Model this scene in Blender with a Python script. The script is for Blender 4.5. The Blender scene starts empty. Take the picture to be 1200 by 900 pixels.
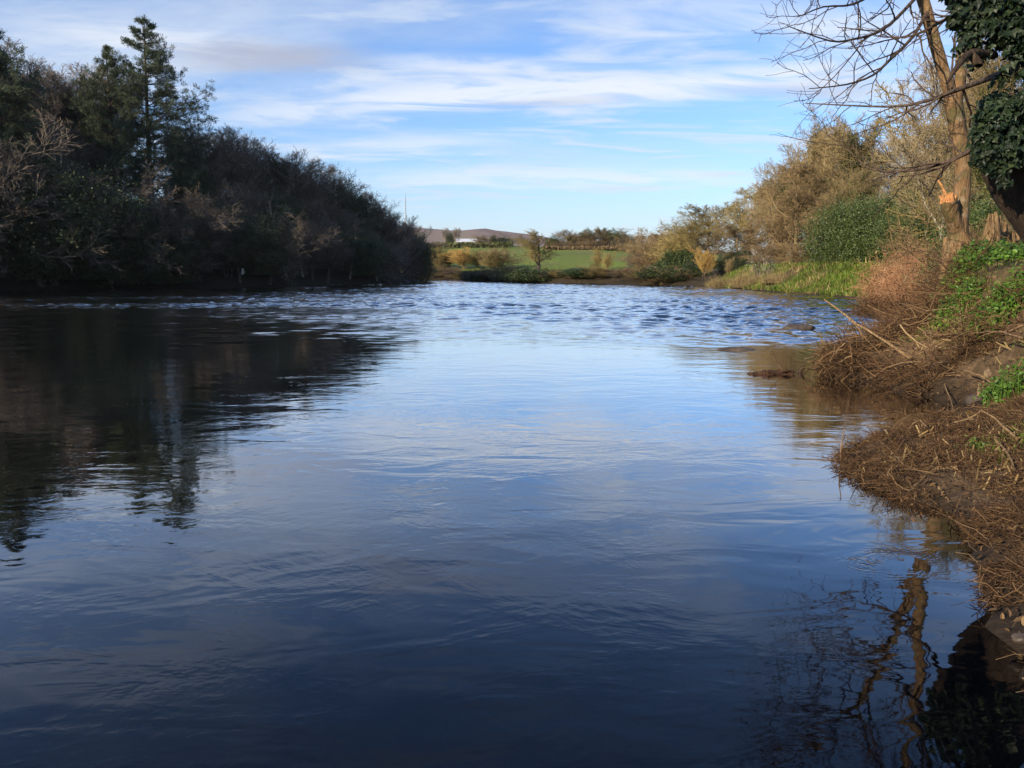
import bpy, math
import numpy as np
from mathutils import Vector

RNG = np.random.default_rng(11)
SC = bpy.context.scene
COL = SC.collection
PI = math.pi

# ------------------------------------------------------------------ camera geometry
CAM_H = 1.6
FPX = 924.0
HORIZON = 316.0
TH = math.atan((450 - HORIZON) / FPX)
CT, ST = math.cos(TH), math.sin(TH)


def ray(x, y):
    u = (x - 600) / FPX
    v = (450 - y) / FPX
    return u, CT + v * ST, -ST + v * CT


def shore(x, y, z=0.0):
    d = ray(x, y)
    t = (z - CAM_H) / d[2]
    return (d[0] * t, d[1] * t)


def at(x, y, Y):
    d = ray(x, y)
    t = Y / d[1]
    return np.array((d[0] * t, Y, CAM_H + d[2] * t))


# ------------------------------------------------------------------ noise
def _hash(ix, iy, seed):
    h = (ix * 374761393 + iy * 668265263 + seed * 1442695041) & 0xFFFFFFFF
    h = ((h ^ (h >> 13)) * 1274126177) & 0xFFFFFFFF
    return ((h ^ (h >> 16)) & 0xFFFFFF) / float(0xFFFFFF)


def vnoise(x, y, seed=0):
    x = np.asarray(x, float); y = np.asarray(y, float)
    ix = np.floor(x).astype(np.int64); iy = np.floor(y).astype(np.int64)
    fx = x - ix; fy = y - iy
    fx = fx * fx * (3 - 2 * fx); fy = fy * fy * (3 - 2 * fy)
    a = _hash(ix, iy, seed); b = _hash(ix + 1, iy, seed)
    c = _hash(ix, iy + 1, seed); d = _hash(ix + 1, iy + 1, seed)
    return (a * (1 - fx) + b * fx) * (1 - fy) + (c * (1 - fx) + d * fx) * fy


def fbm(x, y, seed=0, oct=4):
    s = 0; a = 0.5; f = 1.0
    for k in range(oct):
        s = s + a * (vnoise(x * f, y * f, seed + k * 17) - 0.5) * 2
        a *= 0.5; f *= 2.03
    return s


def sstep(a, b, x):
    t = np.clip((np.asarray(x, float) - a) / (b - a), 0, 1)
    return t * t * (3 - 2 * t)


def nrm(v):
    return v / np.maximum(np.linalg.norm(v, axis=-1, keepdims=True), 1e-9)


# ------------------------------------------------------------------ mesh assembly
class Geo:
    def __init__(self):
        self.v = []; self.f = []; self.m = []; self.n = 0

    def add(self, v, f, mat=0):
        v = np.asarray(v, np.float32).reshape(-1, 3)
        f = np.asarray(f, np.int64)
        if len(v) == 0 or len(f) == 0:
            return self
        self.v.append(v); self.f.append(f + self.n); self.m.append(mat); self.n += len(v)
        return self

    def merge(self, g):
        for v, f, m in zip(g.v, g.f, g.m):
            pass
        off = self.n
        for f in g.f:
            self.f.append(f + off)
        self.v += g.v; self.m += g.m; self.n += g.n
        return self

    def mesh(self, name, mats, smooth=False):
        me = bpy.data.meshes.new(name)
        V = np.concatenate(self.v)
        me.vertices.add(len(V)); me.vertices.foreach_set('co', V.ravel())
        nl = sum(f.size for f in self.f); nf = sum(len(f) for f in self.f)
        me.loops.add(nl); me.polygons.add(nf)
        me.loops.foreach_set('vertex_index', np.concatenate([f.ravel() for f in self.f]).astype(np.int32))
        cnt = np.concatenate([np.full(len(f), f.shape[1]) for f in self.f])
        st = np.concatenate([[0], np.cumsum(cnt)[:-1]])
        me.polygons.foreach_set('loop_start', st.astype(np.int32))
        me.polygons.foreach_set('material_index', np.concatenate([np.full(len(f), m) for f, m in zip(self.f, self.m)]).astype(np.int32))
        me.polygons.foreach_set('use_smooth', np.full(nf, smooth))
        for m in (mats if isinstance(mats, (list, tuple)) else [mats]):
            me.materials.append(m)
        me.update(calc_edges=True)
        return me

    def obj(self, name, mats, parent=None, smooth=False, loc=None):
        o = bpy.data.objects.new(name, self.mesh(name, mats, smooth))
        COL.objects.link(o)
        if loc is not None:
            o.location = loc
        if parent is not None:
            o.parent = parent
        return o


def tubes(P, R, sides=3, cap=False):
    """N polylines of Q points -> tube quads"""
    P = np.asarray(P, float); R = np.asarray(R, float)
    if P.ndim == 2:
        P = P[None]; R = R[None]
    N, Q, _ = P.shape
    T = np.empty_like(P)
    T[:, 1:-1] = P[:, 2:] - P[:, :-2]; T[:, 0] = P[:, 1] - P[:, 0]; T[:, -1] = P[:, -1] - P[:, -2]
    T = nrm(T)
    ref = np.tile(np.array([0.31, 0.22, 0.92]), (N, 1))
    ref[np.abs((T[:, 0] * ref).sum(1)) > 0.8] = (0.94, -0.33, 0.05)
    u = nrm(np.cross(T, ref[:, None, :])); w = np.cross(T, u)
    a = np.arange(sides) * 2 * PI / sides
    ring = u[:, :, None, :] * np.cos(a)[None, None, :, None] + w[:, :, None, :] * np.sin(a)[None, None, :, None]
    V = P[:, :, None, :] + ring * R[:, :, None, None]
    idx = np.arange(N * Q * sides).reshape(N, Q, sides)
    a0 = idx[:, :-1]; a1 = idx[:, 1:]
    F = np.stack([a0, np.roll(a0, -1, 2), np.roll(a1, -1, 2), a1], -1).reshape(-1, 4)
    return V.reshape(-1, 3), F


def taper(n, q, r0, r1):
    t = np.linspace(0, 1, q)[None]
    return np.asarray(r0).reshape(-1, 1) * (1 - t) + np.asarray(r1).reshape(-1, 1) * t if np.ndim(r0) else np.tile(r0 * (1 - t) + r1 * t, (n, 1))


def children(P, R, n, t0, t1, length, ang, up=0.0, wob=0.12, rr=0.6, q=4, fall=0.5, rend=0.35, rng=RNG, rmin=0.004):
    N, Q, _ = P.shape
    idx = np.repeat(np.arange(N), n)
    j = np.tile(np.arange(n), N)
    t = t0 + (t1 - t0) * (j + rng.random(N * n)) / n
    s = t * (Q - 1); i = np.clip(np.floor(s).astype(int), 0, Q - 2); f = (s - i)[:, None]
    pos = P[idx, i] * (1 - f) + P[idx, i + 1] * f
    tan = nrm(P[idx, i + 1] - P[idx, i])
    rad = R[idx, i] * (1 - f[:, 0]) + R[idx, i + 1] * f[:, 0]
    plen = np.linalg.norm(np.diff(P, axis=1), axis=2).sum(1)[idx]
    az = j * 2.4 + rng.random(N)[idx] * 6.28 + rng.normal(0, 0.4, N * n)
    ref = np.tile(np.array([0.2, 0.1, 1.0]), (N * n, 1))
    ref[np.abs((tan * nrm(ref)).sum(1)) > 0.9] = (1, 0.1, 0)
    u = nrm(np.cross(tan, ref)); w = np.cross(tan, u)
    a = (ang * (1 + rng.normal(0, 0.22, N * n)))[:, None]
    d = tan * np.cos(a) + (u * np.cos(az)[:, None] + w * np.sin(az)[:, None]) * np.sin(a)
    L = length * plen * (1 - fall * t) * (0.65 + 0.7 * rng.random(N * n))
    step = (L / (q - 1))[:, None]
    C = np.empty((N * n, q, 3)); C[:, 0] = pos
    for k in range(1, q):
        d = nrm(d + rng.normal(0, wob, d.shape) + np.array([0, 0, up]))
        C[:, k] = C[:, k - 1] + d * step
    r0 = np.maximum(rad * rr, rmin)
    return C, taper(N * n, q, r0, np.maximum(r0 * rend, rmin * 0.7))


def trunk_line(h, q=7, lean=(0, 0), wob=0.25, r0=0.25, r1=0.05, rng=RNG):
    z = np.linspace(0, h, q)
    x = np.linspace(0, lean[0], q) + np.cumsum(rng.normal(0, wob / q, q)); y = np.linspace(0, lean[1], q) + np.cumsum(rng.normal(0, wob / q, q))
    x -= x[0]; y -= y[0]
    R = r0 + (r1 - r0) * np.linspace(0, 1, q) ** 0.8
    R[0] *= 1.35
    return np.stack([x, y, z], 1)[None], R[None]


# leaf templates: verts (x across, y along, z fold), faces
LEAF_D = (np.array([[0, 0, 0], [.36, .45, .08], [0, 1, 0], [-.36, .45, .08]]), np.array([[0, 1, 2, 3]]))
LEAF_IVY = (np.array([[0, 0, 0], [.34, -.08, .05], [.52, .28, .02], [.28, .5, .06], [0, 1, -.05], [-.28, .5, .06], [-.52, .28, .02], [-.34, -.08, .05], [0, .35, -.04]]),
            np.array([[8, 0, 1], [8, 1, 2], [8, 2, 3], [8, 3, 4], [8, 4, 5], [8, 5, 6], [8, 6, 7], [8, 7, 0]]))
LEAF_OVAL = (np.array([[0, 0, 0], [.3, .25, .07], [.33, .6, .07], [0, 1, -.03], [-.33, .6, .07], [-.3, .25, .07], [0, .5, -.02]]),
             np.array([[6, 0, 1], [6, 1, 2], [6, 2, 3], [6, 3, 4], [6, 4, 5], [6, 5, 0]]))
LEAF_BLADE = (np.array([[-.04, 0, 0], [.04, 0, 0], [.025, .6, .1], [0, 1, .3], [-.025, .6, .1]]), np.array([[0, 1, 2, 4], [4, 2, 3, 3]]))


def leaves(C, size, tmpl=LEAF_D, nrm_bias=None, bias=0.5, updir=None, upb=0.0, rng=RNG):
    """leaf cards at C (N,3); plane normal drawn near nrm_bias, long axis near updir"""
    C = np.asarray(C, float); N = len(C)
    n = nrm(rng.normal(0, 1, (N, 3)))
    if nrm_bias is not None:
        n = nrm(n * (1 - bias) + np.asarray(nrm_bias) * bias)
    a = rng.normal(0, 1, (N, 3))
    if updir is not None:
        a = nrm(nrm(a) * (1 - upb) + np.asarray(updir) * upb)
    yv = nrm(a - (a * n).sum(1, keepdims=True) * n)
    xv = np.cross(yv, n)
    s = (np.asarray(size) * (0.6 + 0.8 * rng.random(N)))[:, None, None]
    T, F = tmpl
    V = C[:, None, :] + s * (T[None, :, 0:1] * xv[:, None] + T[None, :, 1:2] * yv[:, None] + T[None, :, 2:3] * n[:, None])
    k = len(T)
    FF = (F[None] + (np.arange(N) * k)[:, None, None]).reshape(-1, F.shape[1])
    return V.reshape(-1, 3), FF


def ellipsoid_clumps(n_clumps, per, rx, ry, rz, cr, rng=RNG, shell=0.55, zc=0.0):
    """points gathered in clumps through an ellipsoid's outer volume -> points, outward normals"""
    d = nrm(rng.normal(0, 1, (n_clumps, 3)))
    r = shell + (1 - shell) * rng.random(n_clumps) ** 0.7
    wob = 1 + 0.16 * rng.normal(0, 1, n_clumps)
    c = d * (r * wob)[:, None] * np.array([rx, ry, rz])
    c[:, 2] += zc
    p = np.repeat(c, per, 0) + rng.normal(0, 1, (n_clumps * per, 3)) * cr * np.repeat(0.5 + rng.random(n_clumps), per)[:, None]
    out = nrm(np.repeat(d, per, 0) + 0.5 * rng.normal(0, 1, (n_clumps * per, 3)))
    return p, out


# ------------------------------------------------------------------ materials
def new_mat(name):
    m = bpy.data.materials.new(name); m.use_nodes = True
    nt = m.node_tree
    for n in list(nt.nodes):
        nt.nodes.remove(n)
    out = nt.nodes.new('ShaderNodeOutputMaterial')
    return m, nt, out


def N(nt, kind, **kw):
    n = nt.nodes.new('ShaderNode' + kind)
    for k, v in kw.items():
        if k.startswith('i_'):
            key = k[2:]
            key = int(key) if key.isdigit() else key.replace('_', ' ')
            n.inputs[key].default_value = v
        else:
            setattr(n, k, v)
    return n


def ramp(nt, fac, stops, interp='LINEAR'):
    r = nt.nodes.new('ShaderNodeValToRGB')
    r.color_ramp.interpolation = interp
    e = r.color_ramp.elements
    while len(e) > 1:
        e.remove(e[-1])
    e[0].position = stops[0][0]; e[0].color = (*stops[0][1], 1)
    for p, c in stops[1:]:
        k = e.new(p); k.color = (*c, 1)
    nt.links.new(fac, r.inputs['Fac'])
    return r.outputs['Color']


def maprange(nt, val, a, b, c=0.0, d=1.0, smooth=True):
    n = nt.nodes.new('ShaderNodeMapRange')
    n.interpolation_type = 'SMOOTHSTEP' if smooth else 'LINEAR'
    nt.links.new(val, n.inputs['Value'])
    for k, v in zip(('From Min', 'From Max', 'To Min', 'To Max'), (a, b, c, d)):
        n.inputs[k].default_value = v
    return n.outputs['Result']


def math_(nt, op, a, b=None, c=None):
    n = nt.nodes.new('ShaderNodeMath'); n.operation = op
    for i, v in enumerate((a, b, c)):
        if v is None:
            continue
        if isinstance(v, (int, float)):
            n.inputs[i].default_value = v
        else:
            nt.links.new(v, n.inputs[i])
    return n.outputs[0]


def mixc(nt, fac, a, b, blend='MIX'):
    n = nt.nodes.new('ShaderNodeMix'); n.data_type = 'RGBA'; n.blend_type = blend
    for sock, v in ((n.inputs[0], fac), (n.inputs[6], a), (n.inputs[7], b)):
        if isinstance(v, (int, float)):
            sock.default_value = v
        elif isinstance(v, tuple):
            sock.default_value = (*v, 1)
        else:
            nt.links.new(v, sock)
    return n.outputs[2]


def noise(nt, vec, scale, detail=3, rough=0.55, dist=0.0):
    n = N(nt, 'TexNoise', i_Scale=scale, i_Detail=detail, i_Roughness=rough, i_Distortion=dist)
    if vec is not None:
        nt.links.new(vec, n.inputs['Vector'])
    return n.outputs['Fac']


def mapping(nt, vec, scale=(1, 1, 1), loc=(0, 0, 0), rot=(0, 0, 0)):
    m = nt.nodes.new('ShaderNodeMapping')
    m.inputs['Scale'].default_value = scale; m.inputs['Location'].default_value = loc; m.inputs['Rotation'].default_value = rot
    nt.links.new(vec, m.inputs['Vector'])
    return m.outputs['Vector']


def twig_mat(name, cols, rough=0.85):
    """colour differs from twig to twig"""
    m, nt, out = new_mat(name)
    g = nt.nodes.new('ShaderNodeNewGeometry')
    oi = nt.nodes.new('ShaderNodeObjectInfo')
    k = len(cols)
    c = ramp(nt, g.outputs['Random Per Island'], [(i / max(1, k - 1), x) for i, x in enumerate(cols)])
    v = math_(nt, 'MULTIPLY_ADD', oi.outputs['Random'], 0.45, 0.78)
    c = mixc(nt, 1.0, c, v, 'MULTIPLY')
    b = N(nt, 'BsdfPrincipled', i_Roughness=rough)
    b.inputs['Specular IOR Level'].default_value = 0.15
    nt.links.new(c, b.inputs['Base Color']); nt.links.new(b.outputs[0], out.inputs[0])
    return m


def bark_mat(name, a, b_, scale=6.0, bump=0.6, moss=None, lich=None):
    m, nt, out = new_mat(name)
    tc = nt.nodes.new('ShaderNodeTexCoord')
    v = mapping(nt, tc.outputs['Object'], (1, 1, 0.16))
    n1 = noise(nt, v, scale * 3.2, 6, 0.62, 0.6)
    n2 = noise(nt, tc.outputs['Object'], scale * 0.35, 4, 0.6)
    c = ramp(nt, n1, [(0.34, tuple(x * 0.3 for x in a)), (0.48, a), (0.72, b_)])
    c = mixc(nt, maprange(nt, n2, 0.42, 0.7, 0, 0.55), c, tuple(x * 0.6 for x in a))
    if lich:
        n3 = noise(nt, tc.outputs['Object'], scale * 0.8, 5, 0.7)
        c = mixc(nt, maprange(nt, n3, 0.55, 0.68, 0, 0.8), c, lich)
    if moss:
        n4 = noise(nt, tc.outputs['Object'], scale * 0.5, 4, 0.65)
        c = mixc(nt, maprange(nt, n4, 0.5, 0.66, 0, 0.85), c, moss)
    b = N(nt, 'BsdfPrincipled', i_Roughness=0.9)
    b.inputs['Specular IOR Level'].default_value = 0.2
    nt.links.new(c, b.inputs['Base Color'])
    bp = N(nt, 'Bump', i_Strength=bump, i_Distance=0.04)
    nt.links.new(n1, bp.inputs['Height']); nt.links.new(bp.outputs[0], b.inputs['Normal'])
    nt.links.new(b.outputs[0], out.inputs[0])
    return m


def leaf_mat(name, cols, rough=0.5, trans=0.25, spec=0.4):
    m, nt, out = new_mat(name)
    g = nt.nodes.new('ShaderNodeNewGeometry')
    tc = nt.nodes.new('ShaderNodeTexCoord')
    k = len(cols)
    c = ramp(nt, g.outputs['Random Per Island'], [(i / max(1, k - 1), x) for i, x in enumerate(cols)])
    big = noise(nt, tc.outputs['Object'], 0.9, 2)
    c = mixc(nt, 1.0, c, maprange(nt, big, 0.3, 0.7, 0.65, 1.3), 'MULTIPLY')
    b = N(nt, 'BsdfPrincipled', i_Roughness=rough)
    b.inputs['Specular IOR Level'].default_value = spec
    t = N(nt, 'BsdfTranslucent')
    nt.links.new(c, b.inputs['Base Color']); nt.links.new(c, t.inputs['Color'])
    mx = N(nt, 'MixShader', i_0=trans)
    nt.links.new(b.outputs[0], mx.inputs[1]); nt.links.new(t.outputs[0], mx.inputs[2])
    nt.links.new(mx.outputs[0], out.inputs[0])
    return m


def plain_mat(name, col, rough=0.7, var=0.3, scale=8.0, bump=0.0, spec=0.3):
    m, nt, out = new_mat(name)
    tc = nt.nodes.new('ShaderNodeTexCoord')
    n1 = noise(nt, tc.outputs['Object'], scale, 5, 0.6)
    c = ramp(nt, n1, [(0.3, tuple(x * (1 - var) for x in col)), (0.7, tuple(min(1, x * (1 + var)) for x in col))])
    b = N(nt, 'BsdfPrincipled', i_Roughness=rough)
    b.inputs['Specular IOR Level'].default_value = spec
    nt.links.new(c, b.inputs['Base Color'])
    if bump:
        bp = N(nt, 'Bump', i_Strength=bump, i_Distance=0.05)
        nt.links.new(n1, bp.inputs['Height']); nt.links.new(bp.outputs[0], b.inputs['Normal'])
    nt.links.new(b.outputs[0], out.inputs[0])
    return m


M = {}
M['bark_dark'] = bark_mat('bark_dark', (.075, .06, .045), (.14, .115, .085), 5)
M['twig_dark'] = twig_mat('twig_dark', [(.11, .088, .068), (.16, .125, .096), (.19, .15, .115), (.13, .112, .085)])
M['twig_slim'] = twig_mat('twig_slim', [(.09, .07, .055), (.13, .1, .08)])
M['twig_grey'] = twig_mat('twig_grey', [(.14, .118, .095), (.2, .168, .135), (.25, .21, .17)])
M['bark_pale'] = bark_mat('bark_pale', (.3, .26, .2), (.5, .44, .35), 5)
M['twig_tan'] = twig_mat('twig_tan', [(.15, .105, .05), (.22, .165, .08), (.27, .2, .1), (.18, .15, .07)])
M['twig_brown'] = twig_mat('twig_brown', [(.14, .095, .048), (.2, .14, .07), (.25, .175, .09)])
M['twig_olive'] = twig_mat('twig_olive', [(.16, .125, .045), (.24, .19, .07), (.3, .235, .09)])
M['twig_pale'] = twig_mat('twig_pale', [(.17, .135, .08), (.24, .19, .115), (.3, .24, .15)])
M['twig_willow'] = twig_mat('twig_willow', [(.3, .19, .06), (.42, .27, .08), (.5, .34, .12)])
M['bark_right'] = bark_mat('bark_right', (.22, .16, .085), (.36, .27, .16), 5)
M['bramble'] = twig_mat('bramble', [(.18, .085, .045), (.27, .135, .07), (.33, .19, .1), (.22, .12, .07)])
M['leaf_ever'] = leaf_mat('leaf_ever', [(.03, .05, .012), (.05, .08, .02), (.075, .105, .028)])
M['leaf_dark'] = leaf_mat('leaf_dark', [(.04, .054, .024), (.06, .078, .032), (.085, .1, .04)])
M['leaf_olive'] = leaf_mat('leaf_olive', [(.07, .08, .02), (.11, .12, .03), (.15, .15, .045)])
M['leaf_laurel'] = leaf_mat('leaf_laurel', [(.035, .06, .014), (.06, .1, .022), (.1, .135, .035), (.13, .15, .05)], 0.4)
M['leaf_ivy'] = leaf_mat('leaf_ivy', [(.006, .013, .007), (.012, .024, .011), (.022, .038, .015), (.008, .016, .008), (.035, .05, .018)], 0.48, 0.12, 0.25)  # dark ivy leaves, with the tree's shade put into the colour too
M['needle'] = leaf_mat('needle', [(.045, .065, .035), (.07, .092, .048), (.1, .118, .065)], 0.6)
M['leaf_fresh'] = leaf_mat('leaf_fresh', [(.045, .1, .01), (.08, .17, .015), (.12, .22, .022)], 0.5, 0.3)
M['blossom'] = leaf_mat('blossom', [(.6, .6, .55), (.75, .75, .7)], 0.6, 0.3)
M['grass'] = leaf_mat('grass', [(.06, .11, .012), (.1, .17, .016), (.15, .21, .025), (.24, .22, .06)], 0.6, 0.3)
M['dry_grass'] = leaf_mat('dry_grass', [(.2, .13, .05), (.3, .21, .09), (.38, .28, .13)], 0.7, 0.25)
M['debris'] = twig_mat('debris', [(.022, .013, .008), (.06, .033, .017), (.1, .055, .027), (.04, .023, .012), (.19, .115, .055), (.075, .041, .021), (.03, .018, .01)])
M['debris_pale'] = bark_mat('debris_pale', (.22, .14, .07), (.38, .27, .15), 12, 0.6)
M['stick_brown'] = bark_mat('stick_brown', (.16, .1, .055), (.27, .18, .1), 9, 0.4)
M['main_bark'] = bark_mat('main_bark', (.2, .12, .058), (.31, .2, .105), 5, 1.6, moss=(.1, .085, .035), lich=(.27, .22, .15))
M['fresh_wood'] = plain_mat('fresh_wood', (.42, .2, .075), 0.7, 0.35, 14, 0.6)
M['cut_wood'] = plain_mat('cut_wood', (.62, .42, .2), 0.7, 0.25, 14, 0.4)
M['split_wood'] = bark_mat('split_wood', (.2, .125, .06), (.36, .24, .12), 10, 1.2)
M['ivy_bark'] = bark_mat('ivy_bark', (.045, .03, .02), (.1, .068, .042), 6, 1.2)  # dark bark; shade on the leaning trunk is put into this colour
M['branch_dark'] = bark_mat('branch_dark', (.08, .055, .04), (.14, .1, .075), 8)
M['rock'] = plain_mat('rock', (.075, .058, .045), 0.55, 0.5, 5, 0.8)
M['rock_moss'] = plain_mat('rock_moss', (.05, .045, .03), 0.8, 0.5, 5, 0.8)
M['snag'] = bark_mat('snag', (.07, .035, .02), (.13, .07, .04), 9, .8)
M['litter_leaf'] = leaf_mat('litter_leaf', [(.05, .028, .014), (.1, .06, .03), (.04, .025, .013), (.17, .1, .045), (.07, .04, .02), (.26, .17, .085)], 0.8, 0.1, 0.2)
M['debris_straw'] = twig_mat('debris_straw', [(.16, .095, .045), (.25, .165, .085), (.12, .07, .036), (.34, .24, .13)])
M['rag'] = plain_mat('rag', (.2, .14, .085), 0.7, 0.25, 14, 0.3)
M['litter_yellow'] = plain_mat('litter_yellow', (.75, .5, .04), 0.5, 0.2)
M['white_bag'] = plain_mat('white_bag', (.75, .75, .72), 0.5, 0.1)
M['shed_wall'] = plain_mat('shed_wall', (.5, .49, .46), 0.7, 0.1)
M['shed_roof'] = plain_mat('shed_roof', (.6, .62, .65), 0.5, 0.1)
M['metal'] = plain_mat('metal', (.35, .37, .4), 0.5, 0.1)

# ------------------------------------------------------------------ tagging
def tag(o, label=None, cat=None, group=None, kind=None):
    if label: o['label'] = label
    if cat: o['category'] = cat
    if group: o['group'] = group
    if kind: o['kind'] = kind
    return o


def empty(name, loc=(0, 0, 0), rz=0.0, label=None, cat=None, group=None):
    o = bpy.data.objects.new(name, None); COL.objects.link(o)
    o.empty_display_size = 0.3
    o.location = loc; o.rotation_euler = (0, 0, rz)
    return tag(o, label, cat, group)


def copy_tree(o, parent=None):
    c = o.copy(); COL.objects.link(c)
    if parent is not None:
        c.parent = parent
    for ch in list(KIDS.get(o.name, [])):
        copy_tree(ch, c)
    return c


KIDS = {}

# ------------------------------------------------------------------ river outline (each run of points lies on the water line)
LEFT, FAR, RIGHT = 0, 1, 2
outline = []      # (x, y, side of the edge that starts here)


def run(side, pts, px=True):
    for p in pts:
        q = shore(*p) if px else p
        outline.append((q[0], q[1], side))


run(LEFT, [(-62, -30), (-62, 20), (-52, 46)], px=False)
run(LEFT, [(-60, 342.2), (0, 341), (70, 340), (150, 338.6), (230, 337.4), (300, 336.5), (370, 335.2), (430, 333.5), (470, 331.8), (487, 330.2)])
run(LEFT, [(-20, 118), (-45, 130), (-120, 138)], px=False)
run(FAR, [(-120, 168), (-60, 160), (-32, 146)], px=False)
run(FAR, [(485, 327.2), (530, 328.6), (600, 331), (640, 332.3), (700, 333), (740, 333.3), (790, 335)])
run(RIGHT, [(824, 336.3), (864, 339), (896, 342), (930, 344.5), (958, 346), (1004, 350.5), (1036, 353.5), (1052, 358), (1030, 364), (1000, 369.5), (1012, 371), (1040, 374), (1075, 378), (1095, 384), (1100, 391),
            (1086, 402), (1055, 415), (1010, 428), (975, 436), (964, 441), (972, 444.5), (1019, 447), (1054, 456), (1090, 466), (1128, 474), (1144, 484),
            (1130, 496), (1083, 503), (1030, 517), (990, 530), (980, 540), (992, 555), (1030, 575), (1075, 592), (1112, 602), (1140, 625), (1152, 683), (1172, 737), (1205, 770), (1240, 830), (1290, 930)])
run(RIGHT, [(1.75, 0.6), (1.9, -3), (4, -30)], px=False)
OUT = np.array([(a, b) for a, b, _ in outline]); SIDE = np.array([c for _, _, c in outline])


def river_dist(x, y):
    """signed distance to the water line (negative in the river) and the side of the closest edge"""
    x = np.asarray(x, float).ravel(); y = np.asarray(y, float).ravel()
    A = OUT; B = np.roll(OUT, -1, 0)
    D = np.full(len(x), 1e9); S = np.zeros(len(x), int); inside = np.zeros(len(x), bool)
    for a, b, s in zip(A, B, SIDE):
        e = b - a; L2 = (e * e).sum()
        t = np.clip(((x - a[0]) * e[0] + (y - a[1]) * e[1]) / L2, 0, 1)
        d = np.hypot(x - a[0] - t * e[0], y - a[1] - t * e[1])
        m = d < D; D[m] = d[m]; S[m] = s
        c = ((a[1] > y) != (b[1] > y)) & (x < (b[0] - a[0]) * (y - a[1]) / (b[1] - a[1] + 1e-12) + a[0])
        inside ^= c
    return np.where(inside, -D, D), S


def ground_z(x, y):
    x = np.asarray(x, float).ravel(); y = np.asarray(y, float).ravel()
    d, s = river_dist(x, y)
    d = d + (0.14 * fbm(x * 2.1, y * 2.1, 5) + .09 * fbm(x * 6, y * 6, 6, 3)) * sstep(0, 12, 30 - y) + 0.35 * fbm(x * .5, y * .5, 9) * sstep(15, 30, y)
    dp = np.maximum(d, 0)
    zl = 0.9 * sstep(0, 1.6, dp) + 0.26 * np.clip(dp - .8, 0, 40)
    zf = 0.9 * sstep(0, 3.5, dp) + 0.02 * np.clip(dp, 0, 40)
    zfar = 1.7 * sstep(0, 4.2, dp) + .1 * sstep(0, .2, dp)
    st = sstep(6.3, 7.8, x)
    zst = .22 * sstep(-.05, .3, dp) + 1.35 * sstep(.15, 2.7 - 1.45 * st, dp)
    zgen = .13 * sstep(-.05, .35, dp) + 1.25 * sstep(.8, 4.4, dp)
    k1 = sstep(9.4, 7.6, y); k2 = sstep(17, 24, y)
    zr = (zst * (1 - k1) + zgen * k1) * (1 - k2) + zfar * k2 + 0.02 * np.clip(dp, 0, 30)
    z = np.where(s == LEFT, zl, np.where(s == FAR, zf, zr))
    # the green hill behind the far bank
    hill = np.clip(y - 122, 0, 150) * 0.052 * sstep(-70, -18, x + .12 * (y - 120)) + np.clip(y - 272, 0, 60) * 0.01
    hill = hill * (1 - .35 * sstep(25, 60, x)) - np.clip(y - 330, 0, 200) * .02
    z = z + np.where(s != LEFT, np.maximum(hill, 0), 0) * (d > 0)
    # root mound below the forked tree, rise under the leaning tree
    z = z + 0.22 * np.exp(-((x - 8.7) ** 2 + (y - 15) ** 2) / 3.2) * (d > 0.3) + 0.35 * np.exp(-((x - 7.6) ** 2 + (y - 8) ** 2) / 6) * (d > .5)
    rough = 0.05 + 0.1 * sstep(20, 60, y)
    z = z + np.where(d > 0.05, rough * fbm(x * 1.7, y * 1.7, 3) * sstep(0, 1, d) + .6 * fbm(x * .05, y * .05, 21) * sstep(8, 40, d), 0)
    z = np.where((d > 0) & (y < 20), z + (.09 * fbm(x * 3.2, y * 3.2, 33, 3) + .05 * fbm(x * 9, y * 9, 31, 3)) * sstep(0, .3, d), z)
    bed = -0.12 - 0.5 * sstep(0, 2.2, -d) - 0.9 * sstep(1.5, 14, -d) + .06 * fbm(x * 1.3, y * 1.3, 40)
    z = np.where(d <= 0, np.minimum(bed * sstep(-.01, .25, -d), -0.015), np.maximum(z, 0.02))
    return z


def gz(x, y):
    return float(ground_z([x], [y])[0])


# ------------------------------------------------------------------ ground sheet
def lines(fine0, fine1, df, mid0, mid1, dm, far0, far1):
    a = np.arange(fine0, fine1, df)
    b = np.arange(fine1, mid1, dm); c = np.arange(mid0, fine0, dm)
    g = [mid1]; st = dm
    while g[-1] < far1:
        st *= 1.22; g.append(g[-1] + st)
    h = [mid0]; st = dm
    while h[-1] > far0:
        st *= 1.22; h.append(h[-1] - st)
    return np.unique(np.concatenate([h, c, a, b, g]))


XL = lines(1.2, 9.5, 0.065, -62, 60, 0.75, -5200, 5200)
YL = lines(1.5, 17, 0.075, -10, 175, 0.75, -400, 6000)
GX, GY = np.meshgrid(XL, YL)
gx, gy = GX.ravel(), GY.ravel()
gzv = ground_z(gx, gy)
nx, ny = len(XL), len(YL)
ii = np.arange(nx * ny).reshape(ny, nx)
quads = np.stack([ii[:-1, :-1], ii[:-1, 1:], ii[1:, 1:], ii[1:, :-1]], -1).reshape(-1, 4)
gd, gs = river_dist(gx, gy)
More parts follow.
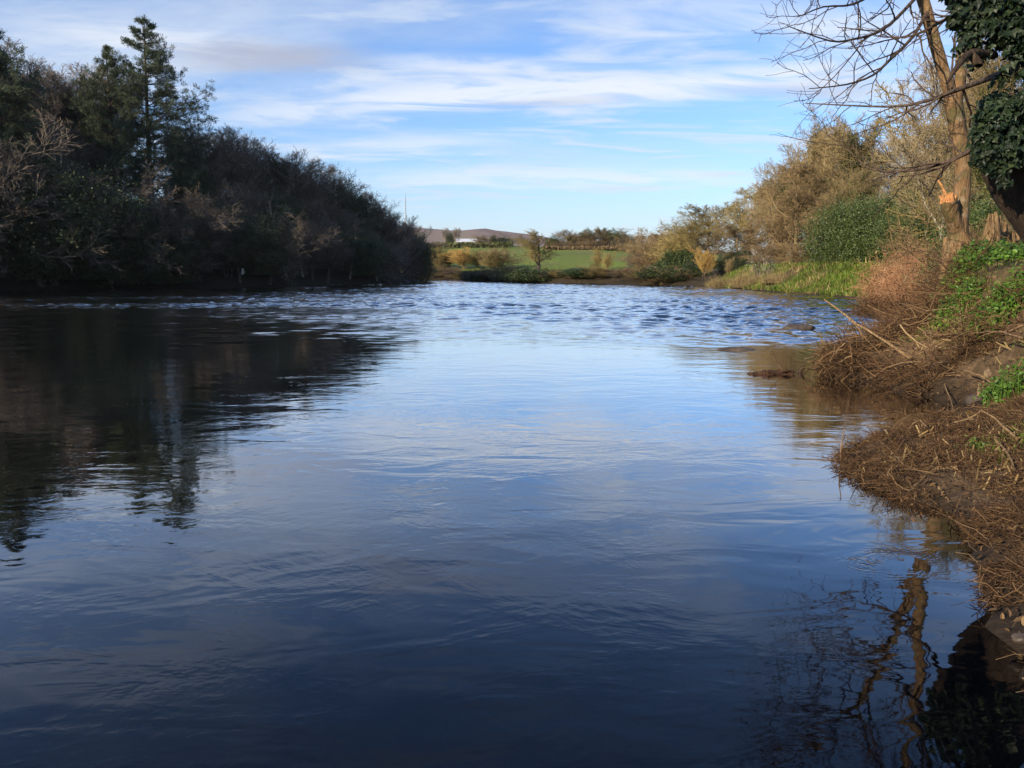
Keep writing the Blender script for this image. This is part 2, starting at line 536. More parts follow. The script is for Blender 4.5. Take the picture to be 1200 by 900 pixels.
# surface kinds: R meadow grass, G bare earth / wet mud, B darker ground of the left bank and far waterline
grass = np.zeros(len(gx))
grass = np.maximum(grass, ((gs != LEFT) & (gy > 124)) * sstep(2, 7, gd) * (.8 + .3 * fbm(gx * .06, gy * .06, 77)))
band = (gs == RIGHT) * sstep(34, 38, gy) * sstep(100, 80, gy) * sstep(.4, 1.0, gd) * sstep(6.5, 4.5, gd)
grass = np.maximum(grass, band * sstep(-.35, .1, fbm(gx * .35, gy * .35, 78)))
grass = np.maximum(grass, (gs == RIGHT) * sstep(1.5, 2.3, gd) * sstep(17, 12, gy) * sstep(-.2, .2, fbm(gx * .8, gy * .8, 79)) * .8)
mud = sstep(.5, -.05, gd)
G = Geo().add(np.stack([gx, gy, gzv], 1), quads)


def ground_mat():
    m, nt, out = new_mat('ground')
    tc = nt.nodes.new('ShaderNodeTexCoord'); P = tc.outputs['Object']
    at_ = nt.nodes.new('ShaderNodeAttribute'); at_.attribute_name = 'surface'
    sep = nt.nodes.new('ShaderNodeSeparateColor'); nt.links.new(at_.outputs['Color'], sep.inputs[0])
    n_s = noise(nt, P, 9, 6, 0.65); n_m = noise(nt, P, 1.3, 5, 0.6); n_l = noise(nt, P, 0.07, 4, 0.6)
    earth = ramp(nt, n_s, [(0.3, (.035, .022, .013)), (0.5, (.095, .06, .034)), (0.68, (.2, .135, .075))])
    earth = mixc(nt, maprange(nt, n_m, .4, .65, 0, .7), earth, (.07, .05, .026))
    gr = ramp(nt, n_m, [(0.3, (.1, .16, .014)), (0.55, (.17, .23, .022)), (0.75, (.25, .28, .05))])
    gr = mixc(nt, maprange(nt, n_l, .35, .65, 0, .6), gr, (.11, .17, .02))
    mudc = ramp(nt, n_s, [(0.3, (.012, .008, .005)), (0.7, (.04, .026, .015))])
    gr = mixc(nt, maprange(nt, noise(nt, mapping(nt, P, (1, .25, 1)), .12, 4), .45, .65, 0, .6), gr, (.2, .19, .05))
    c = mixc(nt, sep.outputs[0], earth, gr)
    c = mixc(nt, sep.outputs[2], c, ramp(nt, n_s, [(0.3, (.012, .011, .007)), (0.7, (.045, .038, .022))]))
    c = mixc(nt, sep.outputs[1], c, mudc)
    b = N(nt, 'BsdfPrincipled', i_Roughness=0.9)
    b.inputs['Specular IOR Level'].default_value = 0.2
    nt.links.new(c, b.inputs['Base Color'])
    bp = N(nt, 'Bump', i_Strength=0.9, i_Distance=0.05)
    nt.links.new(n_s, bp.inputs['Height']); nt.links.new(bp.outputs[0], b.inputs['Normal'])
    nt.links.new(b.outputs[0], out.inputs[0])
    return m


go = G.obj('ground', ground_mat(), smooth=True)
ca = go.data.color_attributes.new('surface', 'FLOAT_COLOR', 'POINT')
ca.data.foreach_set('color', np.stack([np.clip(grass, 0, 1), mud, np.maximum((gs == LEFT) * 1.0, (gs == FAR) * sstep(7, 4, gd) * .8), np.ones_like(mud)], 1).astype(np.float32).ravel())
tag(go, kind='structure')

# ------------------------------------------------------------------ distant moorland hills
def hill_mesh(name, mat, prof, Y0, Y1):
    xs = np.linspace(-3200, 3200, 200); ts = np.linspace(0, 1, 14)
    X, T = np.meshgrid(xs, ts)
    Yv = Y0 + (Y1 - Y0) * T
    crest = np.interp(xs, [p[0] for p in prof], [p[1] for p in prof])[None] * np.sin(T * PI / 2) ** 1.2
    Z = crest * (1 + .05 * fbm(X * .004, Yv * .004, 51)) + 6 * fbm(X * .012, Yv * .012, 52) * T - 12 * (1 - T)
    i2 = np.arange(X.size).reshape(X.shape)
    q = np.stack([i2[:-1, :-1], i2[:-1, 1:], i2[1:, 1:], i2[1:, :-1]], -1).reshape(-1, 4)
    o = Geo().add(np.stack([X.ravel(), Yv.ravel(), Z.ravel()], 1), q).obj(name, mat, smooth=True)
    return tag(o, kind='structure')


def moor_mat():
    m, nt, out = new_mat('moor')
    tc = nt.nodes.new('ShaderNodeTexCoord')
    n1 = noise(nt, tc.outputs['Object'], .006, 6, .65)
    c = ramp(nt, n1, [(0.35, (.13, .085, .075)), (0.5, (.2, .14, .12)), (0.65, (.17, .15, .09))])
    b = N(nt, 'BsdfPrincipled', i_Roughness=1.0); b.inputs['Specular IOR Level'].default_value = 0
    nt.links.new(c, b.inputs['Base Color']); nt.links.new(b.outputs[0], out.inputs[0])
    return m


prof = []
for x, y in ((-900, 250), (300, 262), (430, 266), (500, 267.5), (520, 270), (545, 270.5), (570, 269.3), (600, 273), (625, 276.5), (660, 284), (720, 292), (900, 300), (1500, 300)):
    p = at(x, y, 2600); prof.append((p[0], p[2]))
hill_mesh('hills', moor_mat(), prof, 1500, 2600)

# ------------------------------------------------------------------ water
def water_mat():
    m, nt, out = new_mat('water')
    tc = nt.nodes.new('ShaderNodeTexCoord'); P = tc.outputs['Object']
    sp = nt.nodes.new('ShaderNodeSeparateXYZ'); nt.links.new(P, sp.inputs[0])
    X, Y = sp.outputs[0], sp.outputs[1]
    # the riffle's waves are real geometry; this adds their small ripples and the wrinkles of the glassy pool
    rif = maprange(nt, math_(nt, 'ADD', Y, math_(nt, 'MULTIPLY', X, .35)), 13, 30)
    h = None

    def add(v):
        nonlocal h
        h = v if h is None else math_(nt, 'ADD', h, v)

    calm = math_(nt, 'SUBTRACT', 1.0, math_(nt, 'MULTIPLY', rif, .8))
    add(math_(nt, 'MULTIPLY', noise(nt, mapping(nt, P, (.55, 1.0, 1)), 0.8, 2, .5), 0.008))
    add(math_(nt, 'MULTIPLY', noise(nt, mapping(nt, P, (.55, 1.2, 1), (3, 7, 0), (0, 0, .2)), 2.2, 2, .5, .8), 0.0042))
    # current swirls: stretched wrinkles in drifting patches
    shel = math_(nt, 'SUBTRACT', 1.0, math_(nt, 'MULTIPLY', math_(nt, 'MULTIPLY', maprange(nt, X, .7, 1.3), maprange(nt, Y, 7, 5)), .85))   # sheltered water beside the bank
    for sc, ht, lo, hi, loc, rot, ds in ((6, .0013, .5, .68, (1, 5, 0), .5, 1.2), (13, .0008, .48, .62, (8, 2, 0), -.4, 1.0), (26, .00042, .5, .6, (4, 4, 0), .9, .8)):
        pm = maprange(nt, noise(nt, mapping(nt, P, (.6, .8, 1), loc), 1.3, 4, .65, 1.6), lo, hi)
        fine = noise(nt, mapping(nt, P, (.75, 1.3, 1), loc, (0, 0, rot)), sc, 2, .5, ds)
        add(math_(nt, 'MULTIPLY', math_(nt, 'MULTIPLY', math_(nt, 'MULTIPLY', fine, pm), shel), ht))
    w2 = noise(nt, mapping(nt, P, (.7, 1.2, 1)), 6.0, 3, .55, .3)
    add(math_(nt, 'MULTIPLY', w2, math_(nt, 'MULTIPLY', rif, .018)))
    # boils and ring ripples in the pool: (centre x, y, radius, wavelength, height)
    for px, py, rad, wl, ht in ((530, 600, .6, .1, .0003), (1035, 655, .4, .05, .0008)):
        c = shore(px, py)
        dx = math_(nt, 'SUBTRACT', X, c[0]); dy = math_(nt, 'SUBTRACT', Y, c[1])
        r = math_(nt, 'SQRT', math_(nt, 'ADD', math_(nt, 'MULTIPLY', dx, dx), math_(nt, 'MULTIPLY', dy, dy)))
        wob = noise(nt, P, 2.2 / rad, 3, .6)
        rr = math_(nt, 'ADD', r, math_(nt, 'MULTIPLY', wob, rad * .7))
        s = math_(nt, 'SINE', math_(nt, 'MULTIPLY', rr, 2 * PI / wl))
        mk = maprange(nt, rr, rad * 1.35, rad * .55)
        mk = math_(nt, 'MULTIPLY', mk, maprange(nt, noise(nt, mapping(nt, P, (1, 1, 1), (px * .01, 0, 0)), 1.6 / rad, 2), .42, .62))
        add(math_(nt, 'MULTIPLY', math_(nt, 'MULTIPLY', s, mk), ht))
    bp = N(nt, 'Bump', i_Strength=1.0, i_Distance=1.0)
    nt.links.new(h, bp.inputs['Height'])
    fr = N(nt, 'Fresnel', i_IOR=1.333); nt.links.new(bp.outputs[0], fr.inputs['Normal'])
    gl = N(nt, 'BsdfGlossy', i_Roughness=0.02); gl.inputs['Color'].default_value = (1, 1, 1, 1); nt.links.new(bp.outputs[0], gl.inputs['Normal'])
    tr = N(nt, 'BsdfTransparent'); tr.inputs['Color'].default_value = (.3, .17, .08, 1)
    df = N(nt, 'BsdfDiffuse'); df.inputs['Color'].default_value = (.002, .003, .005, 1)
    body = N(nt, 'MixShader', i_0=0.45)
    nt.links.new(tr.outputs[0], body.inputs[1]); nt.links.new(df.outputs[0], body.inputs[2])
    mx = N(nt, 'MixShader')
    fc = N(nt, 'FloatCurve'); cv = fc.mapping.curves[0]
    cv.points[0].location = (0, 0); cv.points[1].location = (1, 1)
    for a_, b_ in ((.045, .05), (.1, .17), (.2, .42), (.39, .74), (.6, .9)):
        cv.points.new(a_, b_)
    fc.mapping.update()
    nt.links.new(fr.outputs[0], fc.inputs['Value'])
    nt.links.new(fc.outputs[0], mx.inputs[0]); nt.links.new(body.outputs[0], mx.inputs[1]); nt.links.new(gl.outputs[0], mx.inputs[2])
    nt.links.new(mx.outputs[0], out.inputs[0])
    return m


wx = np.unique(np.concatenate([np.linspace(-126, -44, 40), np.arange(-44, 20.5, .12), np.linspace(20.5, 60, 20)]))
wy = [-32., -16., -6., 0.]
wy = np.concatenate([wy, np.arange(.5, 10, .5), np.arange(10, 62, .115), np.arange(62, 90, .16), np.arange(90, 140, .3), np.linspace(140, 172, 20)])
WX, WY = np.meshgrid(wx, wy)
riff = WY + 9 * fbm(WX * .09, WY * .13, 201, 3) + .42 * np.maximum(WX, 0) + .1 * np.minimum(WX, 0)
amp = .3 * sstep(12, 20, riff) + .7 * sstep(21, 34, riff)
pat = np.clip(.75 + 1.1 * fbm(WX * .11, WY * .22, 202, 3), .25, 1.5)
# a chute of rougher water towards the right bank, as in the photo
ch = np.exp(-((WX - 7.5 - .12 * (WY - 18)) / 3.5) ** 2) * sstep(15, 19, WY) * sstep(60, 30, WY)
amp = np.clip(amp * pat + .55 * ch, 0, 1.6) * sstep(9.5, 14, WY)
wa, wb = WX + .35 * fbm(WX * .8, WY * .8, 203, 2), WY + .35 * fbm(WX * .8, WY * .8, 204, 2)
r1 = 1 - np.abs(fbm(wa * .95, wb * 1.7, 205, 2)) * 2.2
r2 = fbm(wa * 2.0, wb * 3.0, 206, 2)
r3 = fbm(wa * 3.4, wb * 4.4, 207, 1)
WZ = amp * (.074 * r1 + .07 * r2 + .034 * r3) - .05 * amp
wd, _ = river_dist(WX[::6, ::6].ravel(), WY[::6, ::6].ravel())
wi = np.arange(WX.size).reshape(WX.shape)
wq = np.stack([wi[:-1, :-1], wi[:-1, 1:], wi[1:, 1:], wi[1:, :-1]], -1).reshape(-1, 4)
wo = Geo().add(np.stack([WX.ravel(), WY.ravel(), WZ.ravel()], 1), wq).obj('water', water_mat(), smooth=True)
tag(wo, kind='structure')

# ------------------------------------------------------------------ plant prototypes (unit: built near 10 m tall, scaled when placed)
PROTO = {}


def proto(kind, name, h, parts):
    """parts: list of (part name, Geo, material(s)); kept unlinked until placed"""
    PROTO[kind] = (name, h, [(pn, g.mesh(name + '_' + pn, mt, sm)) for pn, g, mt, sm in parts])


PCOUNT = {}


def plant(kind, x, y, z, height, label, cat='tree', group=None, rz=None, wide=1.0, name=None, mats=None):
    nm, h, parts = PROTO[kind]
    s = height / h
    e = empty(name or nm, (x, y, z), RNG.random() * 6.28 if rz is None else rz, label, cat, group)
    e.scale = (s * wide, s * wide, s)
    for pn, me in parts:
        o = bpy.data.objects.new(pn, me); COL.objects.link(o); o.parent = e
        if mats and pn in mats:
            o.material_slots[0].link = 'OBJECT'; o.material_slots[0].material = M[mats[pn]]
    return e


def put(kind, x, ytop, Y, label, cat='tree', group=None, wide=1.0, name=None, mats=None, rz=None, sink=0.1):
    """top of the plant seen at pixel (x, ytop) when it stands at depth Y"""
    top = at(x, ytop, Y); z = gz(top[0], Y) - sink
    hgt = max(top[2] - z, .4)
    return plant(kind, top[0], Y, z, hgt, label, cat, group, rz, wide, name, mats)


def top_of(*Ps):
    return max(p[..., 2].max() for p in Ps)


def bare(kind, name, bark, twig, h=10, r=.2, lean=(.4, .2), n=(16, 10, 9, 7), lens=(.56, .52, .5, .5), angs=(.75, .7, .7, .75), ups=(.12, .07, .05, .03), start=.24, wob=.14, rmin=.013, ivy=None, ivym=None, fall=.45, seed=1, stems=1, spread=0.0):
    rng = np.random.default_rng(seed)
    gt, gc = Geo(), Geo()
    gi = Geo()
    for k in range(stems):
        ln = (rng.normal(0, spread * h), rng.normal(0, spread * h)) if stems > 1 else lean
        P0, R0 = trunk_line(h * .82 * (1 if stems == 1 else .75 + .3 * rng.random()), 8, ln, .5, r if stems == 1 else r * .6, r * .16, rng)
        if stems > 1:
            P0 = P0 + np.array([rng.normal(0, .03 * h), rng.normal(0, .03 * h), 0])
        v, f = tubes(P0, R0, 7); gt.add(v, f)
        P1, R1 = children(P0, R0, n[0], start, 1.0, lens[0], angs[0], ups[0], wob, .55, 6, fall, .25, rng, rmin * 1.5)
        v, f = tubes(P1, R1, 5); gt.add(v, f)
        P2, R2 = children(P1, R1, n[1], .15, 1.0, lens[1], angs[1], ups[1], wob, .5, 5, .4, .35, rng, rmin)
        v, f = tubes(P2, R2, 3); gc.add(v, f)
        P3, R3 = children(P2, R2, n[2], .15, 1.0, lens[2], angs[2], ups[2], wob, .6, 4, .35, .5, rng, rmin * .8)
        v, f = tubes(P3, R3, 3); gc.add(v, f)
        if n[3]:
            P4, R4 = children(P3, R3, n[3], .15, 1.0, lens[3], angs[3], ups[3], wob, .7, 3, .3, .7, rng, rmin * .65)
            v, f = tubes(P4, R4, 3); gc.add(v, f)
        if ivy:
            src = np.concatenate([P0.reshape(-1, 3)[2:], P1[:, 1:4].reshape(-1, 3), P1[:, 3:5].reshape(-1, 3)])
            pick = src[rng.integers(0, len(src), ivy)]
            p = np.repeat(pick, 60, 0) + rng.normal(0, .26, (ivy * 60, 3))
            v, f = leaves(p, .1, LEAF_D, rng=rng); gi.add(v, f)
    parts = [('trunk', gt, M[bark], True), ('crown', gc, M[twig], False)]
    if ivy:
        parts.append(('ivy', gi, M[ivym], False))
    proto(kind, name, max(top_of(P0), top_of(P2), top_of(P3)), parts)


bare('bare_a', 'bare_tree', 'bark_dark', 'twig_dark', seed=2)
bare('slim', 'slender_tree', 'bark_pale', 'twig_slim', seed=16, n=(8, 6, 5, 4), start=.42, lens=(.34, .5, .5, .5), angs=(.6, .6, .65, .7), ups=(.2, .1, .06, .03), r=.13, lean=(.9, .3), rmin=.006)
bare('bare_b', 'bare_tree', 'bark_dark', 'twig_dark', seed=3, lean=(-.6, .3), n=(17, 10, 9, 7), angs=(.6, .65, .7, .75), ups=(.16, .1, .06, .04))
bare('bare_grey', 'bare_tree', 'bark_pale', 'twig_grey', seed=4, lean=(.8, 0), n=(16, 10, 9, 7), angs=(.65, .6, .65, .7), ups=(.18, .1, .06, .03))
bare('bare_ivy', 'ivy_clad_tree', 'bark_dark', 'twig_dark', seed=5, ivy=260, ivym='leaf_dark')
bare('thicket', 'bare_shrub', 'bark_dark', 'twig_dark', seed=6, stems=5, spread=.16, n=(10, 8, 7, 5), rmin=.018, start=.08, ups=(.06, .03, .02, 0), r=.14)
bare('tan_a', 'bare_tree', 'bark_right', 'twig_tan', seed=7, n=(18, 10, 10, 8), rmin=.015, lens=(.52, .5, .5, .5), start=.2)
bare('tan_b', 'bare_tree', 'bark_right', 'twig_brown', seed=8, n=(18, 10, 10, 8), rmin=.015, ups=(.05, 0, -.03, -.05), start=.12, lens=(.5, .52, .5, .5))
bare('tan_ivy', 'ivy_clad_tree', 'bark_right', 'twig_tan', seed=9, ivy=330, ivym='leaf_olive', n=(17, 10, 9, 8), rmin=.015)
bare('pale', 'bare_tree', 'bark_pale', 'twig_pale', seed=10, n=(15, 9, 9, 7), rmin=.014, angs=(.8, .75, .75, .8))
bare('willow', 'willow_bush', 'bark_right', 'twig_willow', seed=12, stems=6, spread=.14, n=(10, 8, 6, 4), start=.12, angs=(.55, .5, .5, .5), ups=(.14, .1, .08, .05), r=.12, rmin=.026)
bare('scrub', 'scrub_bush', 'bark_right', 'twig_brown', seed=13, stems=7, spread=.2, n=(9, 7, 6, 4), start=.03, ups=(.05, .02, 0, 0), r=.1, rmin=.026)
bare('olive', 'scrub_bush', 'bark_right', 'twig_olive', seed=14, stems=6, spread=.17, n=(10, 8, 6, 4), start=.05, ups=(.08, .05, .02, 0), r=.1, rmin=.026)
bare('lone', 'bare_tree', 'bark_dark', 'twig_olive', seed=15, n=(18, 9, 8, 5), start=.2, lens=(.5, .5, .5, .5), angs=(.9, .75, .7, .75), lean=(0, 0), r=.3, rmin=.022)


def evergreen(kind, name, leafm, h=6, rx=2.4, rz=3, n=210, per=60, cr=.32, size=.11, shell=.45, seed=1, trunk_h=None, bark='bark_dark', tmpl=LEAF_D):
    rng = np.random.default_rng(seed)
    gt, gc = Geo(), Geo()
    P0, R0 = trunk_line(h * .8, 6, (.2, .1), .4, .16, .04, rng)
    v, f = tubes(P0, R0, 6); gt.add(v, f)
    P1, R1 = children(P0, R0, 14, .1, 1, .5, .9, .08, .15, .5, 5, .4, .3, rng)
    v, f = tubes(P1, R1, 4); gt.add(v, f)
    p, o = ellipsoid_clumps(n, per, rx, rx, rz, cr, rng, shell, h - rz * 1.05)
    low = p[:, 2] < .05
    p[low, 2] = rng.random(low.sum()) * .8
    v, f = leaves(p, size, tmpl, o, .45, rng=rng); gc.add(v, f)
    proto(kind, name, np.percentile(p[:, 2], 99.7), [('trunk', gt, M[bark], True), ('crown', gc, M[leafm], False)])


evergreen('ever_dark', 'evergreen_tree', 'leaf_dark', 15, 3.4, 7.4, 520, 120, .42, .15, seed=21)
evergreen('ever_bush', 'evergreen_bush', 'leaf_dark', 9, 4.4, 4.8, 520, 120, .42, .14, seed=22)
evergreen('ever_green', 'evergreen_tree', 'leaf_ever', 13, 4.0, 6.3, 520, 120, .42, .14, seed=23)
evergreen('laurel', 'evergreen_bush', 'leaf_laurel', 6, 3.0, 3.2, 400, 110, .44, .115, seed=24, shell=.6)
evergreen('olive_tree', 'evergreen_tree', 'leaf_olive', 8, 2.5, 3.6, 280, 90, .34, .11, seed=25)
evergreen('blossom', 'blossom_bush', 'blossom', 3, 1.4, 1.4, 50, 16, .25, .05, seed=26)
evergreen('round_green', 'evergreen_bush', 'leaf_ever', 3, 1.9, 1.6, 150, 60, .26, .16, seed=27)


def pine(kind, h=20, seed=1, rmax=4.2, base=.25):
    rng = np.random.default_rng(seed)
    gt, gc, gn = Geo(), Geo(), Geo()
    P0, R0 = trunk_line(h, 9, (.3, 0), .25, .33, .03, rng)
    v, f = tubes(P0, R0, 8); gt.add(v, f)
    Bs = []; z = h * base
    while z < h * .985:
        t = (z - h * base) / (h * (1 - base))
        L = min(rmax, .54 * (h - z) + .12)
        for k in range(int(rng.integers(5, 8)) if t < .75 else 4):
            a = rng.random() * 2 * PI; l = L * (.5 + .62 * rng.random())
            q = 6; s = np.linspace(0, 1, q)
            pts = np.stack([np.cos(a) * l * s, np.sin(a) * l * s, z + l * (.12 * s + .32 * s ** 2 - .12) + rng.normal(0, .05)], 1)
            i = min(int(z / h * 8), 7); pts[:, :2] += P0[0, i, :2]
            Bs.append(pts)
        z += (.6 if t < .7 else .45) * (.8 + .4 * rng.random())
    Bs = np.stack(Bs); BR = taper(len(Bs), 6, .045, .012)
    v, f = tubes(Bs, BR, 4); gc.add(v, f)
    P2, R2 = children(Bs, BR, 8, .25, 1.0, .3, .75, .12, .1, .6, 3, .3, .5, rng)
    bl_ = np.repeat(np.linalg.norm(Bs[:, -1] - Bs[:, 0], axis=1), 8)
    kp = rng.random(len(P2)) < np.clip(bl_ / 2.6, .2, 1); P2, R2 = P2[kp], R2[kp]
    v, f = tubes(P2, R2, 3); gc.add(v, f)
    tips = np.concatenate([P2[:, -1], P2[:, 1], Bs[:, -1], Bs[:, -2], np.array([[P0[0, -1, 0], P0[0, -1, 1], h]])])
    dirs = nrm(np.concatenate([P2[:, -1] - P2[:, -2], P2[:, -1] - P2[:, -2], Bs[:, -1] - Bs[:, -2], Bs[:, -1] - Bs[:, -2], np.array([[0, 0, 1.]])]) + np.array([0, 0, .35]))
    per = 36
    C = np.repeat(tips, per, 0) + rng.normal(0, .09, (len(tips) * per, 3))
    D = np.repeat(dirs, per, 0)
    v, f = leaves(C, .2, (LEAF_D[0] * np.array([.24, 1, .6]), LEAF_D[1]), None, 0, D, .55, rng=rng); gn.add(v, f)
    proto(kind, 'conifer', h, [('trunk', gt, M['bark_dark'], True), ('branches', gc, M['bark_dark'], False), ('needles', gn, M['needle'], False)])


pine('pine', 20, 31, 4.2)
pine('pine_b', 16, 32, 3.6, .2)

ORD = ['first', 'second', 'third', 'fourth', 'fifth', 'sixth', 'seventh', 'eighth', 'ninth', 'tenth', 'eleventh', 'twelfth', 'thirteenth', 'fourteenth', 'fifteenth', 'sixteenth', 'seventeenth', 'eighteenth', 'nineteenth', 'twentieth',
       'twenty-first', 'twenty-second', 'twenty-third', 'twenty-fourth', 'twenty-fifth', 'twenty-sixth', 'twenty-seventh', 'twenty-eighth', 'twenty-ninth', 'thirtieth', 'thirty-first', 'thirty-second', 'thirty-third', 'thirty-fourth', 'thirty-fifth', 'thirty-sixth', 'thirty-seventh', 'thirty-eighth', 'thirty-ninth', 'fortieth', 'forty-first', 'forty-second']

# ------------------------------------------------------------------ the dark wood on the left bank
LSH = [(-60, 342.2), (0, 341), (70, 340), (150, 338.6), (230, 337.4), (300, 336.5), (370, 335.2), (430, 333.5), (470, 331.8), (487, 330.2)]


def left_Y(x):
    return shore(x, np.interp(x, [a for a, _ in LSH], [b for _, b in LSH]))[1]


SKYX = [-80, 0, 40, 75, 105, 135, 160, 200, 240, 270, 300, 335, 365, 400, 430, 455, 475, 490]
SKYY = [30, 50, 78, 72, 92, 150, 150, 150, 150, 160, 172, 182, 190, 212, 230, 248, 262, 280]


def sky_y(x):
    return float(np.interp(x, SKYX, SKYY))


# conifers first: they are the landmarks the labels name
put('pine', 162, 19, left_Y(160) + 9, 'tall dark conifer towering above the left-bank wood', wide=1.15, rz=.6)
put('pine_b', 124, 54, left_Y(124) + 10, 'shorter conifer leaning in against the tall one on its left', wide=.95, rz=2)
put('pine_b', -48, -4, left_Y(0) + 3, 'dark pine cut by the left edge of the photo, boughs reaching right', wide=1.25, rz=1)
sk = [(-62, 'bare_a'), (-34, 'bare_b'), (-8, 'bare_a'), (16, 'bare_grey'), (36, 'bare_b'), (54, 'bare_grey'), (72, 'bare_grey'), (88, 'bare_a'), (106, 'bare_b'), (203, 'bare_a'), (218, 'bare_grey'), (233, 'bare_b'), (247, 'bare_grey'), (262, 'bare_a'), (276, 'bare_grey'), (290, 'bare_b'), (304, 'bare_a'),
      (318, 'bare_ivy'), (331, 'bare_b'), (344, 'bare_a'), (357, 'bare_grey'), (369, 'bare_a'), (381, 'bare_b'), (393, 'bare_grey'), (404, 'ever_dark'), (415, 'bare_ivy'), (426, 'bare_a'), (437, 'bare_b'), (447, 'bare_a'), (456, 'bare_grey'), (464, 'bare_a'), (472, 'bare_b'), (479, 'bare_a')]
KN = {'bare_a': 'bare dark-twigged tree', 'bare_b': 'bare upright tree', 'bare_grey': 'bare grey-twigged tree', 'bare_ivy': 'ivy-clad bare tree', 'ever_dark': 'dark evergreen tree', 'thicket': 'leafless many-stemmed shrub', 'ever_bush': 'dark evergreen bush', 'ever_green': 'mid-green evergreen tree'}
lft = [s for s in sk if s[0] < 160]; rgt = [s for s in sk if s[0] > 160]
for i, (x, k) in enumerate(lft):
    put(k, x, sky_y(x) - 5 + RNG.normal(0, 3), left_Y(x) + 14 + RNG.random() * 3, f'{KN[k]} on the wood skyline, {ORD[len(lft) - 1 - i]} to the left of the tall conifer', group='skyline trees of the left-bank wood', wide=1.25)
for i, (x, k) in enumerate(rgt):
    put(k, x, sky_y(x) - 7 + RNG.normal(0, 3), left_Y(x) + (13 if x < 440 else 7) + RNG.random() * 3, f'{KN[k]} on the wood skyline, {ORD[i]} to the right of the tall conifer', group='skyline trees of the left-bank wood', wide=1.25)
# the middle row
mid = ['bare_b', 'bare_a', 'bare_b', 'bare_a', 'bare_grey', 'bare_ivy', 'bare_b', 'bare_a', 'bare_grey', 'bare_grey', 'bare_a', 'bare_a', 'bare_ivy', 'ever_dark', 'ever_dark', 'bare_b', 'bare_a', 'bare_b', 'bare_ivy', 'ever_green', 'bare_a', 'bare_b', 'bare_a', 'bare_a', 'bare_ivy', 'bare_b', 'ever_dark', 'bare_a']
xs = np.linspace(-45, 478, len(mid))
for i, (x, k) in enumerate(zip(xs, mid)):
    Y = left_Y(x) + 7.5 + RNG.random() * 3
    sh = np.interp(x, [0, 60, 120, 200, 480], [75, 80, 110, 62, 22])
    put(k, x, sky_y(x) + sh * (.75 + .5 * RNG.random()), Y, f'{KN[k]} in the middle of the left-bank wood, {ORD[i]} from its upstream end', group='middle row of the left-bank wood', wide=1.3)
# the waterline row
front = ['thicket', 'bare_a', 'thicket', 'bare_a', 'thicket', 'bare_b', 'bare_a', 'ever_bush', 'bare_a', 'thicket', 'bare_ivy', 'bare_b', 'thicket', 'ever_bush', 'bare_a', 'thicket', 'bare_a', 'thicket', 'thicket', 'bare_a', 'ever_bush', 'thicket', 'bare_a', 'thicket', 'bare_ivy', 'bare_b', 'thicket', 'ever_bush', 'thicket', 'thicket', 'bare_a', 'thicket']
xs = np.linspace(-50, 484, len(front))
for i, (x, k) in enumerate(zip(xs, front)):
    Y = left_Y(x) + .9 + RNG.random() * 2
    base = 316 - (316 - sky_y(x)) * (.36 + .22 * RNG.random())
    put(k, x, base, Y, f'{KN[k]} overhanging the left waterline, {ORD[i]} from the upstream end of the wood', 'bush' if k in ('thicket', 'ever_bush') else 'tree', 'waterline row of the left-bank wood', wide=1.4)
for i, (x, yt) in enumerate([(14, 150), (30, 175), (47, 140), (66, 165), (120, 190), (193, 205), (214, 230), (298, 235), (331, 215), (352, 250), (408, 262), (440, 270)]):
    put('slim', x, yt, left_Y(x) + 1.3 + RNG.random(), f'slender pale-stemmed bare tree at the front of the left-bank wood, {ORD[i]} from the upstream end', 'tree', 'slender pale trees fronting the left-bank wood', wide=1.2)
put('ever_bush', 487, 268, left_Y(487) + 4, 'dark evergreen at the very tip of the left-bank wood', wide=.7, name='evergreen_tree')
# unseen trees added left of the frame to shade the wood's front
for i, (x, y) in enumerate([(-59, 46), (-64, 38), (-70, 30), (-74, 22), (-66, 52), (-70, 16), (-78, 38), (-72, 46), (-64, 60), (-80, 28), (-58, 56), (-73, 54)]):
    plant(['bare_ivy', 'ever_dark', 'bare_b', 'ever_green'][i % 4], x, y, gz(x, y), 19 + 5 * RNG.random(), 'unseen tall tree added outside the left edge to shade the wood', 'tree', 'added shade trees outside the frame', wide=.9)

# ------------------------------------------------------------------ right bank trees
RG = 'trees on the right bank'
put('pale', 905, 186, 84, 'pale bare tree with open branches at the left of the right-bank clump', group=RG, wide=1.05, rz=.3)
put('tan_ivy', 958, 130, 78, 'tall brown tree with dark ivy patch in its top, left of the bare-topped one', group=RG, wide=1.0)
put('tan_b', 940, 176, 71, 'drooping fawn-twigged tree in front of the right-bank clump', group=RG, wide=1.25)
put('tan_b', 912, 256, 73, 'low fawn tree leaning over the right bank behind the white blossom', group=RG, wide=1.5)
put('tan_a', 985, 146, 74, 'dense brown tree in the middle of the right-bank clump', group=RG, wide=1.0)
put('tan_ivy', 1022, 122, 70, 'highest tree of the right-bank clump, bare dome of twigs above ivy', group=RG, wide=1.05, rz=2)
put('tan_ivy', 1003, 188, 64, 'olive ivy-clad tree above the green evergreen bushes', group=RG, wide=1.2, rz=4)
put('tan_b', 975, 228, 66, 'fawn-twigged tree standing between drooping tree and evergreen bushes', group=RG, wide=1.3)
put('pale', 1068, 165, 64, 'pale bare tree filling the gap left of the forked trunk', group=RG, wide=1.1)
put('olive_tree', 1088, 190, 50, 'olive evergreen tree seen just left of the snapped stub', group=RG, wide=.95)
put('laurel', 1000, 234, 58, 'green evergreen bush, left one of the big evergreens on the right bank', 'bush', 'evergreen bushes on the right bank', wide=1.25)
put('laurel', 1042, 226, 54, 'green evergreen bush, middle one of the big evergreens on the right bank', 'bush', 'evergreen bushes on the right bank', wide=1.25)
